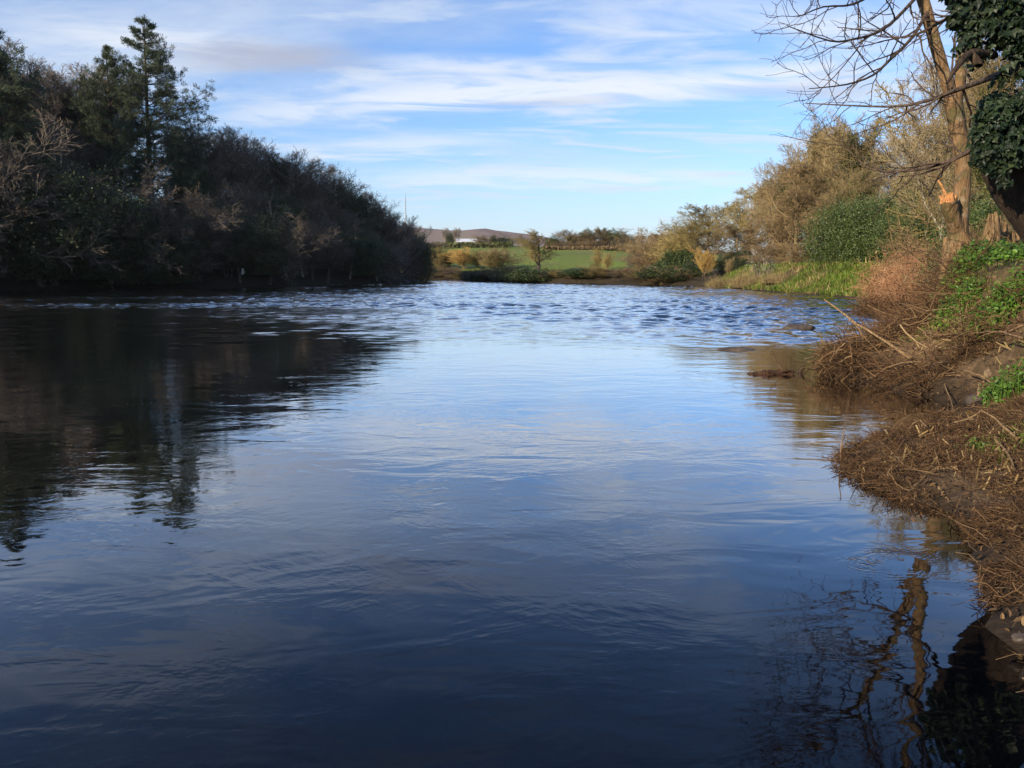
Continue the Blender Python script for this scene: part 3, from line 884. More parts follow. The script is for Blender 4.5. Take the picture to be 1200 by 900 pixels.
put('laurel', 1088, 234, 46, 'green evergreen bush nearest the forked trunk on the right bank', 'bush', 'evergreen bushes on the right bank', wide=1.25)
put('olive', 1150, 120, 36, 'yellowish bare tree seen through the fork of the snapped tree', name='bare_tree', group=RG, wide=1.0)
put('tan_a', 1120, 60, 30, 'lichen-pale bare tree spreading behind the forked trunk', group=RG, wide=.85, mats={'crown': 'twig_pale', 'trunk': 'bark_pale'})
put('tan_ivy', 1185, 20, 27, 'sunlit ivy-clad tree behind the dark leaning trunk', group=RG, wide=.8)
put('laurel', 1175, 230, 24, 'evergreen bush in the gap under the leaning trunk', 'bush', group=RG, wide=1.2)
put('scrub', 1215, 255, 19, 'brown scrub bush at the right edge under the leaning trunk', 'bush', group=RG, wide=1.4)
put('scrub', 1140, 262, 22, 'brown scrub bush behind the splintered stump', 'bush', group=RG, wide=1.3)
put('tan_a', 880, 214, 86, 'rounded olive-brown tree filling in below the pale bare one', group=RG, wide=1.5, mats={'crown': 'twig_olive'})
put('tan_ivy', 925, 180, 82, 'ivy-clad brown tree between pale bare tree and ivy-topped one', group=RG, wide=1.4)
put('tan_a', 1060, 150, 72, 'brown bare tree right of the highest one in the clump', group=RG, wide=1.1)
# middle distance, right
RM = 'trees at the bend of the right bank'
put('tan_a', 832, 236, 92, 'round-crowned olive-brown tree at the bend of the right bank', group=RM, wide=2.0, mats={'crown': 'twig_olive'})
put('olive', 800, 268, 98, 'olive twiggy tree left of the round-crowned one', name='bare_tree', group=RM, wide=1.7)
put('tan_b', 870, 258, 84, 'fawn bushy tree between round-crowned tree and pale bare tree', group=RM, wide=2.0)
put('scrub', 768, 284, 106, 'brown scrubby tree at the right end of the green field', 'bush', RM, wide=1.5)
put('scrub', 785, 278, 104, 'tan scrubby tree below the olive twiggy one', 'bush', RM, wide=1.4, mats={'crown': 'twig_tan'})
put('scrub', 752, 283, 118, 'pale tan scrub beside the field edge, farthest left of the bend', 'bush', RM, wide=1.3, mats={'crown': 'twig_tan'})
put('round_green', 797, 291, 92, 'dark green bush behind the yellow willow', 'bush', RM, wide=1.1)
put('round_green', 777, 305, 95, 'small dark green bush low on the bank below the field', 'bush', RM, wide=1.2)
put('ever_bush', 812, 302, 88, 'low dark bush left of the yellow willow', 'bush', RM, wide=1.2)
put('willow', 826, 288, 80, 'round yellow-twigged willow bush on the right bank', 'bush', RM, wide=1.3)
put('willow', 856, 300, 76, 'small orange-brown bush right of the yellow willow', 'bush', RM, wide=.9, mats={'crown': 'twig_tan'})
put('ever_bush', 868, 290, 82, 'shadowy dark bush behind the pinkish bank scrub', 'bush', RM, wide=2.0)
put('blossom', 888, 291, 66, 'white blossoming bush, left of two on the right bank', 'bush', 'white blossom bushes', wide=.8)
put('blossom', 902, 298, 64, 'white blossoming bush, right of two on the right bank', 'bush', 'white blossom bushes', wide=.7)
put('scrub', 905, 285, 70, 'tan bank scrub right behind the white blossom', 'bush', RM, wide=2.2)
put('scrub', 945, 282, 66, 'tan scrub at the foot of the drooping fawn tree', 'bush', RM, wide=2.2)

# bramble mounds, reddish brown
def bramble(kind, seed, n=520, rx=1.6, h=1.0):
    rng = np.random.default_rng(seed)
    a = rng.random(n) * 6.28; r = rx * np.sqrt(rng.random(n))
    P = np.empty((n, 6, 3)); P[:, 0] = np.stack([np.cos(a) * r, np.sin(a) * r, np.zeros(n)], 1)
    d = nrm(np.stack([rng.normal(0, .6, n), rng.normal(0, .6, n), 1 + rng.random(n)], 1))
    L = h * (.5 + .9 * rng.random(n)) * (1.15 - .5 * r / rx)
    for k in range(1, 6):
        P[:, k] = P[:, k - 1] + d * (L / 4.2)[:, None]
        d = nrm(d + rng.normal(0, .22, d.shape) + np.array([0, 0, -.36]))
    R = taper(n, 6, .012, .005)
    g = Geo(); v, f = tubes(P, R, 3); g.add(v, f)
    P2, R2 = children(P, R, 6, .3, 1, .3, .9, -.05, .2, .7, 3, .2, .6, rng)
    v, f = tubes(P2, R2, 3); g.add(v, f)
    gl = Geo(); tips = P2[:, 2][::7]
    v, f = leaves(tips, .06, LEAF_D, rng=rng); gl.add(v, f)
    proto(kind, 'bramble_mound', np.percentile(P[..., 2], 99.5), [('canes', g, M['bramble'], False), ('dead_leaves', gl, M['dry_grass'], False)])


bramble('bramble', 41)
BR = 'bramble mounds on the right bank'
for x, yt, Y, rad, lab, mt in ((1085, 283, 34, 2.1, 'high reddish bramble mound left of the small cut stump', None), (1076, 291, 41, 1.6, 'reddish bramble mound below the middle evergreen bush', None), (1082, 299, 36.5, 1.5, 'reddish bramble mound in the middle of the bramble slope', None),
                         (1078, 316, 30.5, 1.3, 'reddish bramble mound sloping down to the debris spit', None), (1097, 302, 26, 1.3, 'reddish bramble mound tangled beside the root mound', None), (1100, 288, 30, 1.5, 'bramble mound close behind the small cut stump', None),
                         (1006, 309, 60, 2.4, 'low bramble mound at the foot of the left evergreen bush', None), (1046, 304, 54, 1.7, 'bramble mound just above the bright grass, left end of the bramble slope', None), (1070, 313, 38, 1.0, 'lowest bramble mound reaching over the bright grass', None), (972, 312, 66, 2.2, 'low bramble mound behind the bright grass below the fawn trees', None),
                         (878, 318, 65, 1.3, 'pinkish dry scrub mound by the water right of the willow', 'twig_tan'), (912, 319, 60, 1.2, 'dry scrub mound amid the bright bank grass', 'twig_tan'), (846, 323, 70, 1.2, 'dry tan mound at the water below the willow', 'twig_tan')):
    top = at(x, yt, Y); hgt = max(top[2] - gz(top[0], Y) + .1, .4)
    put('bramble', x, yt, Y, lab, 'bramble', BR, wide=rad / (1.6 * hgt / PROTO['bramble'][1]), mats={'canes': mt} if mt else None)

# ------------------------------------------------------------------ far bank and field
FB = 'bushes on the far bank'
put('lone', 633, 268, 121, 'lone round-crowned tree standing on the far bank before the field', wide=1.9, rz=1.2)
for i, (x, yt, Y, w, k, mt, lab) in enumerate([
        (507, 292, 140, 1.3, 'olive', None, 'olive willow at the left end of the far bank, beside the dark wood'), (525, 291, 138, 1.3, 'willow', None, 'orange-topped willow, left of the pair on the far bank'), (543, 289, 135, 1.25, 'willow', None, 'orange-topped willow, right of the pair on the far bank'),
        (517, 300, 136, 1.2, 'olive', None, 'short olive willow in front of the orange pair'), (560, 295, 137, 1.2, 'olive', None, 'olive willow between orange pair and russet bush'), (587, 291, 133, 1.2, 'scrub', 'twig_tan', 'russet round bush left of the lone tree'), (577, 298, 131, 1.1, 'olive', None, 'small olive bush under the russet one'),
        (700, 294, 125, .45, 'olive', None, 'thin yellowish bush in the middle of the field edge'), (712, 298, 122, .45, 'olive', None, 'small yellowish bush right of the thin one'), (750, 297, 115, 1.0, 'thicket', None, 'dark bare little tree at the right end of the far bank')]):
    put(k, x, yt, Y, lab, 'bush', FB, wide=w * 1.9, mats={'crown': mt} if mt else None)
xs = np.linspace(495, 794, 40)
for i, x in enumerate(xs):
    yb = np.interp(x, [485, 530, 600, 640, 700, 740, 790], [327.2, 328.6, 331, 332.3, 333, 333.3, 335])
    Y = shore(x, yb)[1] + 2.0 + RNG.random() * 2
    k = ['scrub', 'thicket', 'scrub', 'round_green', 'scrub', 'thicket', 'olive'][i % 7]
    put(k, x + RNG.normal(0, 2), 317.5 + RNG.normal(0, 2) - (3 if x > 740 else 0), Y, f"low {'green bush' if k == 'round_green' else 'dark bare bush' if k == 'thicket' else 'olive bush' if k == 'olive' else 'brown bush'} lining the far waterline, {ORD[i]} from the dark wood", 'bush', 'bushes lining the far waterline', wide=3.6)
RDG = 'trees on the far ridge'
for i, (x, yt, Y, k, w) in enumerate([(648, 276, 235, 'ever_green', 1.1), (660, 268, 240, 'bare_a', 1.3), (668, 274, 238, 'tan_ivy', 1.4), (678, 272, 240, 'scrub', 1.6), (688, 268, 240, 'ever_green', 1.0), (699, 272, 236, 'scrub', 1.7), (708, 264, 242, 'tan_ivy', 1.2), (718, 268, 240, 'ever_green', 1.0),
                                      (728, 270, 238, 'ever_green', 1.1), (738, 276, 236, 'scrub', 1.6), (672, 284, 228, 'scrub', 2.2), (690, 283, 228, 'scrub', 2.2), (706, 282, 226, 'scrub', 2.0), (655, 284, 230, 'scrub', 2.0), (757, 273, 210, 'tan_b', 1.4), (770, 271, 190, 'tan_ivy', 1.3), (784, 268, 170, 'scrub', 1.8), (722, 281, 226, 'thicket', 1.6)]):
    what = {'ever_green': 'round evergreen', 'bare_a': 'bare pale-topped tree', 'tan_ivy': 'ivy-dark tree', 'scrub': 'brown scrub', 'tan_b': 'tan tree', 'thicket': 'dark thorn bush'}[k]
    put(k, x, yt, Y, f"{what} on the ridge above the field, {ORD[sum(1 for q in (648, 660, 668, 678, 688, 699, 708, 718, 728, 738, 672, 690, 706, 655, 757, 770, 784, 722) if q < x)]} from the lone tree's side", 'tree', RDG, wide=w * 1.5)
# hedges of the left field and trees by the shed
for i, (x, yt, Y, k, w, lab) in enumerate([(520, 266, 262, 'bare_grey', .8, 'pale bare tree beside the white shed, left of a pair'), (533, 266, 262, 'bare_grey', .9, 'pale bare tree beside the white shed, right of a pair'), (527, 272, 258, 'ever_dark', .9, 'small dark tree beneath the pale pair by the shed'),
                                           (566, 276, 262, 'scrub', 1.8, 'brown bush right of the white shed'), (578, 275, 262, 'ever_dark', .9, 'dark pointed tree on the hedge line'), (590, 277, 262, 'ever_bush', 1.6, 'dark bush right of the pointed tree on the hedge line'), (608, 277, 258, 'bare_a', 1.5, 'dark bare tree left of the gap before the lone tree'), (616, 279, 256, 'thicket', 1.3, 'dark bare bush nearest the lone tree on the hedge line'),
                                           (500, 283, 236, 'thicket', 2.2, 'brown bare hedge tree above the willows, beside the dark wood'), (513, 284, 238, 'thicket', 2.2, 'brown bare hedge tree above the olive willow')]):
    put(k, x, yt, Y, lab, 'tree', 'trees along the far hedge', wide=w * 1.4)


def hedge(name, x0, x1, yt, Y, label, mats):
    rng = np.random.default_rng(int(x0))
    a = at(x0, yt, Y); b = at(x1, yt, Y)
    n = 2600
    t = rng.random(n); X = a[0] + (b[0] - a[0]) * t; Yv = Y + rng.normal(0, .7, n)
    zt = a[2] + .5 * fbm(X * .3, X * 0, 61)
    zb = ground_z(X, Yv)
    P = np.stack([X, Yv, zb + (zt - zb) * rng.random(n) ** .6], 1)
    v, f = leaves(P, .55, LEAF_D, rng=rng)
    o = Geo().add(v, f).obj(name, mats)
    return tag(o, label, 'hedge')


hedge('hedge', 497, 600, 285, 250, 'long dark hedge crossing below the white shed', M['leaf_olive'])
hedge('hedge', 640, 745, 290, 222, 'brown-green hedge along the top of the green field', M['twig_brown'])


def box(c, s):
    c = np.array(c); s = np.array(s) / 2
    v = np.array([[x, y, z] for x in (-1, 1) for y in (-1, 1) for z in (-1, 1)]) * s + c
    return v, np.array([[0, 1, 3, 2], [4, 6, 7, 5], [0, 4, 5, 1], [2, 3, 7, 6], [0, 2, 6, 4], [1, 5, 7, 3]])


def shed():
    Y = 275; p = at(550, 283, Y); z = gz(p[0], Y); h = max(p[2] - z, 1.5) * .8
    e = empty('farm_shed', (p[0], Y, z), .12, 'low white farm shed with pale roof on the far hill', 'shed')
    g = Geo(); v, f = box((0, 0, h / 2), (9, 6, h)); g.add(v, f); g.obj('wall', M['shed_wall'], e)
    r = Geo(); hh = h
    v = np.array([[-4.8, -3.4, hh], [4.8, -3.4, hh], [4.8, 0, hh + 1.1], [-4.8, 0, hh + 1.1], [4.8, 3.4, hh], [-4.8, 3.4, hh], [-4.8, -3.4, hh + .15], [4.8, -3.4, hh + .15], [4.8, 0, hh + 1.25], [-4.8, 0, hh + 1.25], [4.8, 3.4, hh + .15], [-4.8, 3.4, hh + .15]])
    f = np.array([[6, 7, 8, 9], [9, 8, 10, 11], [0, 1, 7, 6], [4, 5, 11, 10], [1, 2, 8, 7], [2, 4, 10, 8], [3, 0, 6, 9], [5, 3, 9, 11], [0, 3, 2, 1], [3, 5, 4, 2]])
    r.add(v, f); r.obj('roof', M['shed_roof'], e)
    d = Geo(); v, f = box((1.5, -3.02, h * .4), (2, .06, h * .8)); d.add(v, f); d.obj('door', M['metal'], e)


shed()


def lattice(name, px, ytop, Y, w0, label, cat, arms=False):
    p = at(px, ytop, Y); z = gz(p[0], Y) - .5; h = p[2] - z
    e = empty(name, (p[0], Y, z), .3, label, cat)
    g = Geo(); n = 14
    lv = np.linspace(0, h, n); wd = w0 * (1 - lv / h * .85)
    for sx, sy in ((1, 1), (1, -1), (-1, 1), (-1, -1)):
        P = np.stack([sx * wd / 2, sy * wd / 2, lv], 1)[None]; v, f = tubes(P, np.full((1, n), .14), 4); g.add(v, f)
    for k in range(n - 1):
        for s in (-1, 1):
            for ax in (0, 1):
                a = [0, 0, lv[k]]; b = [0, 0, lv[k + 1]]
                a[ax] = -wd[k] / 2; b[ax] = wd[k + 1] / 2; a[1 - ax] = s * wd[k] / 2; b[1 - ax] = s * wd[k + 1] / 2
                v, f = tubes(np.array([[a, b]]), np.full((1, 2), .09), 3); g.add(v, f)
    g.obj('tower', M['metal'], e)
    if arms:
        for zz in (.72, .85):
            q = Geo(); v, f = tubes(np.array([[[-w0 * 1.1, 0, h * zz], [0, 0, h * zz + .3], [w0 * 1.1, 0, h * zz]]]), np.full((1, 3), .2), 4); q.add(v, f); q.obj('arm', M['metal'], e)
    else:
        q = Geo(); v, f = tubes(np.array([[[0, 0, h], [0, 0, h + 4]]]), np.full((1, 2), .12), 4); q.add(v, f); q.obj('antenna', M['metal'], e)


lattice('radio_mast', 475, 232, 620, 1.6, 'thin radio mast rising behind the tip of the dark wood', 'mast')
lattice('power_pylon', 748, 266, 700, 3.0, 'small grey pylon on the skyline right of the ridge trees', 'pylon', True)

# ------------------------------------------------------------------ grass and low plants (nobody could count them)
def scatter(n, xr, yr, test, rng):
    X = rng.uniform(*xr, n); Y = rng.uniform(*yr, n)
    d, s = river_dist(X, Y)
    k = test(X, Y, d, s)
    return X[k], Y[k], d[k]


rng = np.random.default_rng(71)
X, Y, d = scatter(420000, (9, 40), (30, 100), lambda X, Y, d, s: (s == RIGHT) & (d > .15) & (d < 5.5) & (rng.random(len(X)) < sstep(36, 41, Y)) & (fbm(X * .35, Y * .35, 78) > -.28 + .9 * (rng.random(len(X)) - .5)), rng)
C = np.stack([X, Y, ground_z(X, Y) - .02], 1)
sz = .3 + .1 * rng.random(len(X)) + .25 * np.clip(fbm(X * .8, Y * .8, 80), 0, 1)
bl = (LEAF_BLADE[0] * np.array([1.3, 1, 1]), LEAF_BLADE[1])
v, f = leaves(C, sz, (bl[0], np.array([[0, 1, 2, 4]])), None, 0, np.array([0, 0, 1.]), .72, rng=rng)
g = Geo().add(v, f)
tag(g.obj('bank_grass', M['grass']), 'bright green grass along the sunlit right bank', 'grass', kind='stuff')
X, Y, d = scatter(160000, (9, 40), (30, 100), lambda X, Y, d, s: (s == RIGHT) & (d > .1) & (d < 6.5) & (rng.random(len(X)) < sstep(36, 41, Y)) & (fbm(X * .5, Y * .5, 87, 4) > .08 + .5 * (rng.random(len(X)) - .5)), rng)
C = np.stack([X, Y, ground_z(X, Y) - .02], 1)
v, f = leaves(C, .3 + .35 * rng.random(len(X)) ** 2, (LEAF_BLADE[0] * np.array([.9, 1, 1]), np.array([[0, 1, 2, 4]])), None, 0, np.array([0, 0, 1.]), .7, rng=rng)
tag(Geo().add(v, f).obj('dead_grass', M['dry_grass']), 'tawny dead grass among the green on the sunlit right bank', 'grass', kind='stuff')
# dry grass and stalks near
X, Y, d = scatter(60000, (1.5, 14), (1.5, 30), lambda X, Y, d, s: (s == RIGHT) & (d > .35) & (fbm(X * 1.1, Y * 1.1, 81) > -.05), rng)
C = np.stack([X, Y, ground_z(X, Y) - .01], 1)
v, f = leaves(C, .13 + .1 * rng.random(len(X)), (LEAF_BLADE[0], np.array([[0, 1, 2, 4]])), None, 0, np.array([-.3, -.2, .5]), .45, rng=rng)
tag(Geo().add(v, f).obj('dry_grass', M['dry_grass']), 'flattened straw-coloured grass on the near bank', 'grass', kind='stuff')
X, Y, d = scatter(260000, (2.5, 14), (2.5, 20), lambda X, Y, d, s: (s == RIGHT) & (d > .9) & (fbm(X * .9, Y * .9, 79) > .02 + .25 * (rng.random(len(X)) - .5)), rng)
C = np.stack([X, Y, ground_z(X, Y) - .01], 1)
v, f = leaves(C, .06 + .05 * rng.random(len(X)), (LEAF_BLADE[0] * np.array([1.4, 1, 1]), np.array([[0, 1, 2, 4]])), None, 0, np.array([0, 0, 1.]), .6, rng=rng)
tag(Geo().add(v, f).obj('short_grass', M['grass']), 'short green grass on top of the near right bank', 'grass', kind='stuff')


X, Y, d = scatter(150000, (3.9, 7.5), (5.0, 10), lambda X, Y, d, s: (s == RIGHT) & (d > .75) & (rng.random(len(X)) < sstep(.75, 1.3, d)) & (fbm(X * 2.2, Y * 2.2, 85, 3) > -.12 + .3 * (rng.random(len(X)) - .5)), rng)
C = np.stack([X, Y, ground_z(X, Y) - .01], 1)
v, f = leaves(C, .04 + .06 * rng.random(len(X)) ** 1.5, (LEAF_BLADE[0] * np.array([1.2, 1, 1]), np.array([[0, 1, 2, 4]])), None, 0, np.array([-.2, 0, 1.]), .55, rng=rng)
tag(Geo().add(v, f).obj('turf_grass', M['grass']), 'green turf at the right edge above the near mound', 'grass', kind='stuff')
# leafy green plants
def leafy(name, px, py, Y, rx, n, size, label, h=None, mat='leaf_fresh'):
    rng = np.random.default_rng(int(px * 7 + py))
    h = h or (.35 if rx > .25 else rx * .8)
    c = at(px, py, Y)
    z0 = gz(c[0], Y)
    e = empty(name, (c[0], Y, z0), 0, label, 'plant', 'leafy green plants on the near bank')
    a = rng.random(n) * 6.28; r = rx * np.sqrt(rng.random(n))
    x = np.cos(a) * r; y = np.sin(a) * r
    z = ground_z(c[0] + x, Y + y) - z0
    H = h * (.4 + .7 * rng.random(n)) * (1.1 - .6 * r / rx)
    P = np.stack([np.stack([x, y, z - .03], 1), np.stack([x + rng.normal(0, .03, n), y + rng.normal(0, .03, n), z + H], 1)], 1)
    v, f = tubes(P, taper(n, 2, .004, .003), 3); Geo().add(v, f).obj('stems', M[mat], e)
    C = np.repeat(P[:, 1], 4, 0) + rng.normal(0, .035, (n * 4, 3)) - np.array([0, 0, .02])
    v, f = leaves(C, size, LEAF_OVAL, np.array([-.25, -.35, .9]), .6, rng=rng); Geo().add(v, f).obj('leaves', M[mat], e)


for args in ((1172, 372, 10.6, .4, 240, .05, 'green weeds above the reaching brown branch at the right edge'), (1118, 402, 11.6, .3, 150, .045, 'green weeds sprouting through the middle debris'), (1192, 415, 8.6, .28, 150, .04, 'low green weeds at the right edge below the bent grey branch'), (1150, 348, 13.2, .75, 620, .06, 'wide patch of green leaves on the slope below the forked tree'), (1182, 325, 12.5, .7, 620, .06, 'patch of green leaves in front of the splintered stump'), (1130, 362, 13.6, .5, 320, .05, 'thin green leaves trailing down towards the debris'),
             (1133, 300, 14.3, .28, 150, .07, 'small bright leafy plant at the foot of the forked trunk'), (1145, 508, 6.2, .1, 26, .035, 'small green sprout beside the pale forked driftwood'), (1165, 318, 13.8, .45, 300, .06, 'green leaves between forked trunk and splintered stump')):
    leafy('leafy_plant', *args)

# ------------------------------------------------------------------ flood debris
def twig_heap(name, n, sampler, label, lmin, lmax, rmax, seed, mat='debris', flat=.35, lift=.25, cat='debris', bias=None):
    rng = np.random.default_rng(seed)
    X, Y = sampler(rng, n)
    n = len(X)
    z = ground_z(X, Y)
    dd, _ = river_dist(X, Y)
    z = np.maximum(z, 0) + lift * rng.random(n) ** 2
    a = rng.random(n) * 6.28
    if bias is not None:
        a = np.where(rng.random(n) < .6, bias + rng.normal(0, .5, n), a)
    d = nrm(np.stack([np.cos(a), np.sin(a), rng.normal(.05, flat, n)], 1))
    L = lmin + (lmax - lmin) * rng.random(n) ** 2.2
    q = 5
    P = np.empty((n, q, 3)); P[:, 0] = np.stack([X, Y, z], 1) - d * (L / 2)[:, None]
    for k in range(1, q):
        P[:, k] = P[:, k - 1] + d * (L / (q - 1))[:, None]
        d = nrm(d + rng.normal(0, .32, d.shape))
    gzz = ground_z(P[..., 0].ravel(), P[..., 1].ravel()).reshape(n, q)
    P[..., 2] += (np.maximum(np.max(gzz - P[..., 2], 1), 0) * .85)[:, None]
    P[..., 2] = np.maximum(P[..., 2], np.maximum(gzz, -.05) - .01)
    r = .0013 + (rmax - .0013) * rng.random(n) ** 4
    v, f = tubes(P, taper(n, q, r, r * .55), 4)
    o = Geo().add(v, f).obj(name, M[mat])
    return tag(o, label, cat, kind='stuff')


def near_test(rng, n, poly, dmin, dmax, p=1.5):
    xs = [q[0] for q in poly]; ys = [q[1] for q in poly]
    X = rng.uniform(min(xs), max(xs), n * 12); Y = rng.uniform(min(ys), max(ys), n * 12)
    d, s = river_dist(X, Y)
    k = (d > dmin) & (d < dmax) & (rng.random(len(X)) < np.clip(1.15 - np.maximum(d, 0) / dmax, 0, 1) ** p)
    return X[k][:n], Y[k][:n]


def patchy(r, n, poly, dmin, dmax, p, seed, f=2.2, thr=0.0):
    X, Y = near_test(r, n * 2, poly, dmin, dmax, p)
    k = fbm(X * f, Y * f, seed, 3) > thr + .25 * (r.random(len(X)) - .5)
    return X[k][:n], Y[k][:n]


MID, NEAR, EDGE = [(4.2, 10), (7.4, 16)], [(2.2, 4.6), (5.2, 8.2)], [(1.6, 1.2), (4.8, 4.7)]
twig_heap('flood_debris', 6500, lambda r, n: patchy(r, n, MID, -.1, 1.4, .8, 301, 1.3, -.15), 'tangled brown flood debris on the middle spit of the right bank', .1, .9, .010, 91, lift=.4, flat=.5)
twig_heap('flood_debris', 600, lambda r, n: patchy(r, n, MID, -.15, 1.3, .8, 302, 1.0, -.1), 'bleached sticks and reeds strewn over the middle debris spit', .2, 1.2, .012, 96, mat='debris_straw', lift=.5, flat=.4)
twig_heap('flood_debris', 10000, lambda r, n: patchy(r, n, NEAR, -.05, 1.6, .6, 303, 2.0, -.16), 'brown roots and twigs matted over the near mound by the water', .04, .26, .0045, 92, lift=.06, flat=.45)
twig_heap('flood_debris', 320, lambda r, n: patchy(r, n, NEAR, -.08, 1.7, .5, 304, 1.4, -.1), 'pale straws and reed stalks on the near mound', .12, .55, .0035, 97, mat='debris_straw', lift=.1, flat=.1)
twig_heap('flood_debris', 10000, lambda r, n: patchy(r, n, EDGE, -.03, 1.7, .6, 305, 2.4, -.16), 'matted reeds and roots on the nearest bank at the right edge', .04, .24, .0035, 93, lift=.05, bias=.4)
twig_heap('flood_debris', 320, lambda r, n: patchy(r, n, EDGE, -.06, 1.7, .5, 306, 1.6, -.1), 'pale reed stalks on the nearest bank at the right edge', .1, .45, .003, 98, mat='debris_straw', lift=.08, bias=.4, flat=.1)
twig_heap('flood_debris', 3600, lambda r, n: near_test(r, n, [(10.5, 22), (15.5, 31)], -.1, 1.6, .8), 'reddish brown debris raft on the far spit below the brambles', .2, 1.4, .015, 94, lift=.45, flat=.3)
twig_heap('bank_litter', 900, lambda r, n: near_test(r, n, [(3.5, 4), (12, 20)], .8, 5, .3), 'loose dead twigs strewn over the near right bank', .15, .8, .007, 95, lift=.08)
twig_heap('flood_debris', 2600, lambda r, n: near_test(r, n, [(5.8, 12), (11, 24)], .1, 2.2, .3), 'dark roots and dead stems on the steep bank under the forked tree', .2, 1.0, .01, 99, lift=.3, flat=.6)
X, Y, d = scatter(90000, (1.5, 12), (1.5, 18), lambda X, Y, d, s: (s == RIGHT) & (d > -.02) & (d < 4) & (fbm(X * 1.6, Y * 1.6, 83) > -.35) & (rng.random(len(X)) < .8), rng)
C = np.stack([X, Y, ground_z(X, Y) + .012 + .05 * rng.random(len(X)) ** 2], 1)
v, f = leaves(C, .022 + .03 * rng.random(len(X)) ** 2, (LEAF_OVAL[0] * np.array([.6, 1, 1.4]), LEAF_OVAL[1]), np.array([0, 0, 1.]), .35, rng=rng)
tag(Geo().add(v, f).obj('leaf_litter', M['litter_leaf']), 'dead brown leaves littering the near right bank', 'leaf litter', kind='stuff')


# hand-laid sticks
def rest(x, y, Y, r):
    p = at(x, y, Y)
    if p[2] > gz(p[0], p[1]) + r * .6:
        return p
    d = np.array(ray(x, y)); t = np.linspace(.4, 1.15, 400) * (Y / d[1])
    X_, Y_, Z_ = d[0] * t, d[1] * t, CAM_H + d[2] * t
    k = np.argmax(Z_ < ground_z(X_, Y_) + r * .8)
    return np.array((X_[k], Y_[k], Z_[k]))


def stick(name, pts, r0, r1, label, mat='debris_pale', side=0, cat='stick', group=None, twigs=None, rng=np.random.default_rng(5)):
    P = np.array([rest(*p, r0) for p in pts])
    # refine
    t = np.linspace(0, len(P) - 1, (len(P) - 1) * 3 + 1)
    Q = np.stack([np.interp(t, np.arange(len(P)), P[:, k]) for k in range(3)], 1)
    Q[1:-1] += rng.normal(0, r0 * .5, Q[1:-1].shape)
    o0 = Q[0].copy()
    R = np.linspace(r0, r1, len(Q)) * (1 + .12 * rng.normal(0, 1, len(Q)))
    g = Geo(); v, f = tubes((Q - o0)[None], R[None], 7); g.add(v, f)
    if twigs:
        P2, R2 = children((Q - o0)[None], R[None], twigs, .2, 1, .22, .7, .03, .15, .6, 4, .2, .4, rng, .0025)
        v, f = tubes(P2, R2, 5); g.add(v, f)
    o = g.obj(name, M[mat], None, True, o0)
    return tag(o, label, cat, group)


DS = 'driftwood sticks on the right bank'
stick('driftwood_pole', [(1068, 420, 11.0), (1040, 402, 11.4), (1005, 378, 12.0), (966, 351, 12.6)], .028, .012, 'long straight pale pole leaning out from the debris over the water', group=DS)
stick('driftwood_branch', [(1022, 556, 6.15), (1030, 544, 6.15), (1042, 539, 6.15), (1052, 540, 6.1), (1078, 546, 6.0), (1104, 549, 5.95), (1122, 548, 5.9)], .010, .026, 'pale forked driftwood branch lying on the near mound', group=DS)
stick('driftwood_branch', [(1040, 560, 6.05), (1047, 549, 6.05), (1053, 536, 6.05)], .013, .009, 'short pale prong crossing the forked driftwood on the near mound', group=DS)
stick('driftwood_branch', [(1118, 495, 6.7), (1132, 492, 6.6), (1150, 482, 6.5), (1168, 492, 6.3), (1190, 512, 6.0)], .007, .01, 'bent pale root on the turf above the near mound', group=DS)
stick('driftwood_branch', [(1166, 512, 6.0), (1180, 530, 5.7), (1195, 557, 5.3)], .008, .008, 'thin straight pale stick at the right edge of the near mound', group=DS)
stick('twig', [(985, 540, 6.45), (986, 520, 6.45), (991, 497, 6.45)], .006, .003, 'thin twig standing upright at the tip of the near mound', 'stick_brown', group=DS, twigs=3)
stick('driftwood_branch', [(1062, 508, 7.0), (1070, 496, 7.0), (1078, 493, 6.9), (1086, 500, 6.8)], .008, .005, 'arched pale root at the back of the near mound', group=DS)
stick('driftwood_branch', [(1116, 372, 12.2), (1126, 366, 12.2), (1137, 356, 12.2), (1139, 350, 12.2)], .022, .014, 'grey-brown broken branch pointing up from the middle debris', 'stick_brown', group=DS)
stick('driftwood_branch', [(1082, 391, 12.3), (1100, 408, 11.2), (1118, 420, 10.6), (1130, 427, 10.2)], .014, .012, 'tan branch slanting down across the middle debris', group=DS)
stick('driftwood_branch', [(1200, 397, 9.0), (1175, 389, 9.4), (1150, 389, 10), (1130, 393, 10.4)], .016, .008, 'long brown branch reaching in from the right edge over the debris', 'stick_brown', group=DS, twigs=4)
stick('driftwood_branch', [(1200, 381, 9.3), (1185, 387, 9.4), (1168, 389, 9.6)], .012, .008, 'greyish bent branch at the right edge above the debris', 'stick_brown', group=DS)
stick('driftwood_branch', [(1130, 434, 9.6), (1148, 440, 9.3), (1165, 450, 9.0)], .010, .008, 'short tan stick beside the pale scrap', group=DS)
stick('driftwood_branch', [(1107, 450, 9.8), (1114, 470, 9.2), (1120, 490, 8.6), (1125, 502, 8.2)], .009, .006, 'thin pale stick dipping from the debris into the dark bay', group=DS)
stick('driftwood_branch', [(1060, 430, 11), (1078, 426, 11), (1105, 425, 10.8)], .014, .01, 'horizontal pale stick along the middle debris', group=DS)
stick('driftwood_branch', [(1015, 446, 11.6), (1040, 432, 11.6), (1062, 421, 11.4)], .014, .011, 'tan stick rising from the waterline at the tip of the middle spit', group=DS)
stick('driftwood_branch', [(1062, 452, 11.0), (1066, 436, 11.0), (1069, 425, 11.0)], .016, .012, 'upright tan snag at the front of the middle debris', group=DS)
